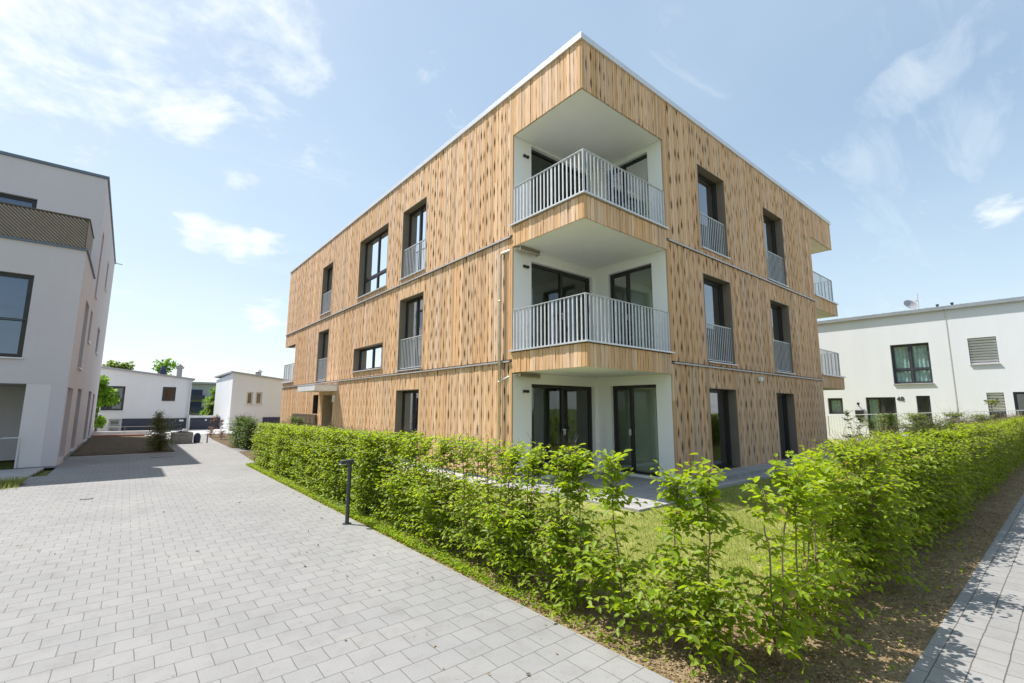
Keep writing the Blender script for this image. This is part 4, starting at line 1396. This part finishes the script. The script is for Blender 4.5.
for q, (xx, yy) in enumerate(((3.75, 20.3), (3.78, 21.1), (3.7, 21.9), (3.8, 22.7))):
    shrub('hedge_shrub', 'block', q % 3, xx, yy, 'dull green clipped shrub in the short hedge block beyond the drive hedge', 'shrubs of the short hedge block', rg.uniform(0, 6.28), rg.uniform(.95, 1.05), LEAF_D, 'hedge shrub')
shrub('garden_shrub', 'block', 1, 5.0, 19.0, 'dark green shrub behind the end of the drive hedge, before the wooden facade', None, 1, 1.05, LEAF_D, 'shrub')
shrub('russet_shrub', 'thin', 1, 3.6, 29.5, 'russet-leaved shrub by the dark gate, left of the short hedge block', None, 1, .95, LEAF_R, 'shrub')
shrub('russet_shrub', 'thin', 2, 3.75, 27.2, 'small russet shrub at the edge of the drive, nearest the short hedge block', None, 2, .8, LEAF_R, 'shrub')
shrub('olive_bush', 'sparse', 1, 1.0, 21.35, 'olive-brown loose bush at the near corner of the shaded bed', None, .6, 1.18, LEAF_O, 'bush')
shrub('olive_bush', 'block', 2, 1.10, 21.5, 'low dense olive bush at the foot of the loose olive bush', None, .6, .98, LEAF_O, 'bush')
# planting in front of the white terraced houses
for q, (xx, yy, s_, lab) in enumerate(((25.6, 5.3, 1.35, 'dark green shrub left of the patio door, first of the row behind the right hedge'), (25.8, 4.3, 1.38, 'dark green shrub under the curtained window, second of the row behind the right hedge'),
                                        (26.0, 3.3, 1.38, 'dark green shrub before the narrow window, third of the row behind the right hedge'), (26.2, 2.4, 1.35, 'dark green shrub before the slatted blind, last of the row behind the right hedge'))):
    shrub('garden_shrub', 'block', q % 3, xx, yy, lab, 'dark shrubs behind the right hedge', q*1.3, s_, LEAF_T, 'shrub', s_*.9)
for q, (xx, yy, s_, lab) in enumerate(((21.5, 5.45, 1.25, 'slender dark-twigged climber before the white wall, next to the wooden block'), (22.0, 4.95, 1.05, 'slender sparse shrub before the white wall, right of the dark-twigged climber'),
                                        (22.5, 4.6, 1.2, 'slender sparse shrub before the white wall, left of the patio door'))):
    shrub('slender_shrub', 'thin', q, xx, yy, lab, None, q*2.1, s_, LEAF_T, 'shrub')
sf = thing('sunflower_plant', (27.6, 2.25, .2), 'single tall-stemmed plant with a brown flower head in front of the slatted blind', 'plant')
MB().tube([(27.6, 2.25, .1), (27.62, 2.24, 1.2), (27.58, 2.2, 2.0)], [.02, .016, .012], 6).build('stem', TWIG, sf)
P = np.array([[27.58+.10*math.cos(k), 2.2+.12*math.sin(k*1.7), 1.95+.06*math.sin(k*2.3)] for k in range(40)])
mm = leaves_mesh('flower_head', P, RNG.normal(size=(40, 3)), RNG.normal(size=(40, 3)), RNG.uniform(.10, .18, 40), LEAF_O)
ob = bpy.data.objects.new('flower_head', mm); COL.objects.link(ob); ob.parent = sf; ob.location = (-27.6, -2.25, -.2)

# ------------------------------------------------------------------ trees
def tree(name, loc, h, cr, label, mat, seed, lsize=.3, nleaf=2600, trunk_h=.35, crown_base=.3, cat='tree', squash=1.0):
    rg = random.Random(seed)
    r = np.random.default_rng(seed)
    t = thing(name, loc, label, cat)
    mb = MB()
    tr = Vector(loc)
    top = tr+Vector((rg.uniform(-.1, .1)*cr, rg.uniform(-.1, .1)*cr, h*.85))
    k = 7
    mid = [tr.lerp(top, i/k)+Vector((rg.uniform(-.04, .04), rg.uniform(-.04, .04), 0))*cr*(i > 0) for i in range(k+1)]
    mb.tube(mid, [max(.012, h*.022*(1-.85*i/k)) for i in range(k+1)], 8)
    centres = []
    for b in range(16):
        z = crown_base+(1-crown_base)*(.05+.9*rg.random())
        i = min(k-1, int(z/.85*k)) if z < .85 else k-1
        st_ = mid[i]
        az = rg.uniform(0, 6.28)
        rr = cr*math.sqrt(max(.05, 1-((z-(crown_base+1)/2)/((1-crown_base)/2)*.92)**2))*rg.uniform(.45, .95)
        e = tr+Vector((math.cos(az)*rr, math.sin(az)*rr*squash, h*z))
        m = st_.lerp(e, .5)+Vector((0, 0, .05*h))
        mb.tube([st_, m, e], [h*.008, h*.005, h*.002], 5, False)
        centres += [(e, cr*rg.uniform(.26, .42)), (m, cr*rg.uniform(.2, .34))]
    centres.append((tr+Vector((0, 0, h*.93)), cr*.35))
    mb.build('trunk', BARKT, t)
    Ps, Ds, Ns = [], [], []
    each = nleaf//len(centres)
    for c, rad in centres:
        v = r.normal(size=(each, 3)); v /= np.linalg.norm(v, axis=1, keepdims=True)
        rr = rad*(r.random(each)**.45)
        p = v*rr[:, None]*np.array([1, 1, .95]) + np.array(c)
        Ps.append(p)
        Ds.append(v*.7+r.normal(size=(each, 3))*.5+np.array([0, 0, -.25]))
        Ns.append(v*.5+r.normal(size=(each, 3))*.4+np.array([0, 0, .7]))
    P = np.concatenate(Ps)-np.array(loc)
    o = bpy.data.objects.new('crown', leaves_mesh('crown', P, np.concatenate(Ds), np.concatenate(Ns), r.uniform(.6, 1.25, len(P))*lsize, mat, .7))
    COL.objects.link(o); o.parent = t
    return t
tree('young_maple', (-1.28, 36.6, -.05), 3.3, .78, 'bright green young tree behind the far corner of the left white block', LEAF_Y, 3, .17, 5200, crown_base=.08)
tree('broadleaf_tree', (-1.0, 64, 0), 6.05, 1.5, 'rounded green treetop above the long white house, farther left of two', LEAF_T, 5, .32, 2600)
tree('broadleaf_tree', (2.4, 62, 0), 6.35, 2.0, 'larger green treetop above the long white house, left of its chimney', LEAF_Y, 8, .32, 3000)
tree('broadleaf_tree', (6.55, 52, -.2), 3.4, 1.15, 'bushy light green tree between the two white houses', LEAF_Y, 13, .24, 3200, crown_base=.1)
tree('broadleaf_tree', (5.75, 47, -.2), 2.1, .8, 'low green bush in front of the tree between the two white houses', LEAF_T, 17, .2, 1800, crown_base=.05, cat='bush')
tree('broadleaf_tree', (45, 15.2, 0), 9.4, 2.0, 'green treetop showing over the terraced roof beside the wooden block', LEAF_Y, 21, .35, 2600)
tree('broadleaf_tree', (60, 16.5, 0), 11.0, 1.6, 'pale thin treetop just over the terraced roof, left of the satellite dish', LEAF_T, 25, .35, 1500)

# ------------------------------------------------------------------ low growth: things nobody could count
def blades(name, pts, hgt, wid, mat, seed, lean=.5, label=None, cat=None):
    r = np.random.default_rng(seed)
    n = len(pts)
    az = r.uniform(0, 2*math.pi, n)
    d = np.stack([np.cos(az), np.sin(az), np.zeros(n)], 1)
    s = np.stack([-np.sin(az), np.cos(az), np.zeros(n)], 1)
    h = r.uniform(.5, 1.2, n)*hgt
    lw = (r.uniform(.1, 1, n)*lean*h)[:, None]
    w_ = (r.uniform(.6, 1.2, n)*wid)[:, None]
    up = np.stack([np.zeros(n), np.zeros(n), h], 1)
    V = np.stack([pts-s*w_, pts+s*w_, pts+s*w_*.6+up*.6+d*lw*.4, pts-s*w_*.6+up*.6+d*lw*.4,
                  pts+s*w_*.1+up+d*lw, pts-s*w_*.1+up+d*lw], 1)
    b = np.arange(n)[:, None]*6
    Fq = np.stack([np.concatenate([b, b+1, b+2, b+3], 1), np.concatenate([b+3, b+2, b+4, b+5], 1)], 1)
    me = np_mesh(name, V.reshape(-1, 3), Fq.reshape(-1, 4), mat)
    o = bpy.data.objects.new(name, me)
    COL.objects.link(o)
    return tag(o, label, cat, kind='stuff')
def scatter(n, x0, x1, y0, y1, z, seed, keep=None):
    r = np.random.default_rng(seed)
    p = np.stack([r.uniform(x0, x1, n), r.uniform(y0, y1, n), np.full(n, z)], 1)
    if keep is not None:
        p = p[keep(p)]
    return p
kl = lambda p: ~((p[:, 0] > 6.0) & (p[:, 1] > 4.6)) & ~((p[:, 1] > 4.88) & (p[:, 0] > 8.2))
pts = np.concatenate([scatter(42000, 3.3, 9.5, 1.8, 6.2, -.016, 1, kl), scatter(22000, 9.5, 20, 1.9, 4.9, -.016, 2), scatter(9000, 3.4, 6.0, 6.2, 15, -.016, 3)])
blades('lawn_grass', pts, .045, .0035, GRASS, 4, .9, 'short patchy yellow-green lawn grass between the hedges and the wooden block', 'grass')
# verge weeds at the foot of the drive hedge
def weeds(name, pts, ls, mat, seed, label, cat, up=.03):
    r = np.random.default_rng(seed)
    n = len(pts)
    P = pts+np.stack([np.zeros(n), np.zeros(n), r.uniform(0, up, n)], 1)
    D = r.normal(size=(n, 3))*np.array([1, 1, .25])+np.array([0, 0, .15])
    N = r.normal(size=(n, 3))*.35+np.array([0, 0, 1])
    o = bpy.data.objects.new(name, leaves_mesh(name, P, D, N, r.uniform(*ls, n), mat, .6))
    COL.objects.link(o)
    return tag(o, label, cat, kind='stuff')
r_ = np.random.default_rng(9)
yy = 1.9+13.2*r_.random(16000)**.9
xx = 2.74+np.abs(r_.normal(0, .12, len(yy)))
kp = (r_.random(len(yy)) < np.clip((yy-1.4)/4, .22, 1)) & (xx < 3.3)
vp = np.stack([xx, yy, np.full(len(yy), -.006)], 1)[kp]
weeds('verge_weeds', vp, (.018, .042), LEAF, 12, 'low green weeds along the foot of the drive hedge', 'weeds', .06)
vb = scatter(9000, 2.74, 3.1, 6, 15, -.006, 31)
blades('verge_grass', vb, .07, .003, GRASS, 33, .7, 'short yellow-green grass along the edge of the drive by the hedge', 'grass')
lp_ = np.concatenate([scatter(9000, 2.74, 3.6, .87, 5.5, -.004, 41), scatter(15000, 2.9, 11, .86, 1.9, -.004, 42), scatter(14000, 11, 29, .86, 1.9, -.004, 44)])
weeds('leaf_litter', lp_, (.008, .026), LITTER, 43, 'dry brown leaf litter and wood chips on the hedge bed', 'leaf litter', .012)
sp = scatter(450, 2.78, 9, .9, 1.75, -.004, 51)
weeds('bed_seedlings', sp, (.02, .045), LEAF, 52, 'scattered green seedlings on the soil beside the right path', 'seedlings', .04)
dl = np.concatenate([scatter(60, 1.6, 2.7, 2.2, 12, .004, 81), scatter(25, -2.5, 1.6, 2.0, 12, .004, 82)])
weeds('fallen_leaves', dl, (.015, .045), LITTER, 83, 'few dry fallen leaves on the paved drive', 'fallen leaves', .004)
cl = np.concatenate([scatter(260, -2.05, -1.55, 14.15, 15.0, .006, 61), scatter(380, -3.2, -1.5, 13.4, 14.6, .006, 62)])
blades('corner_weeds', cl, .12, .006, GRASS, 63, .9, 'tufts of green weeds in the small bed before the white pillar', 'weeds')
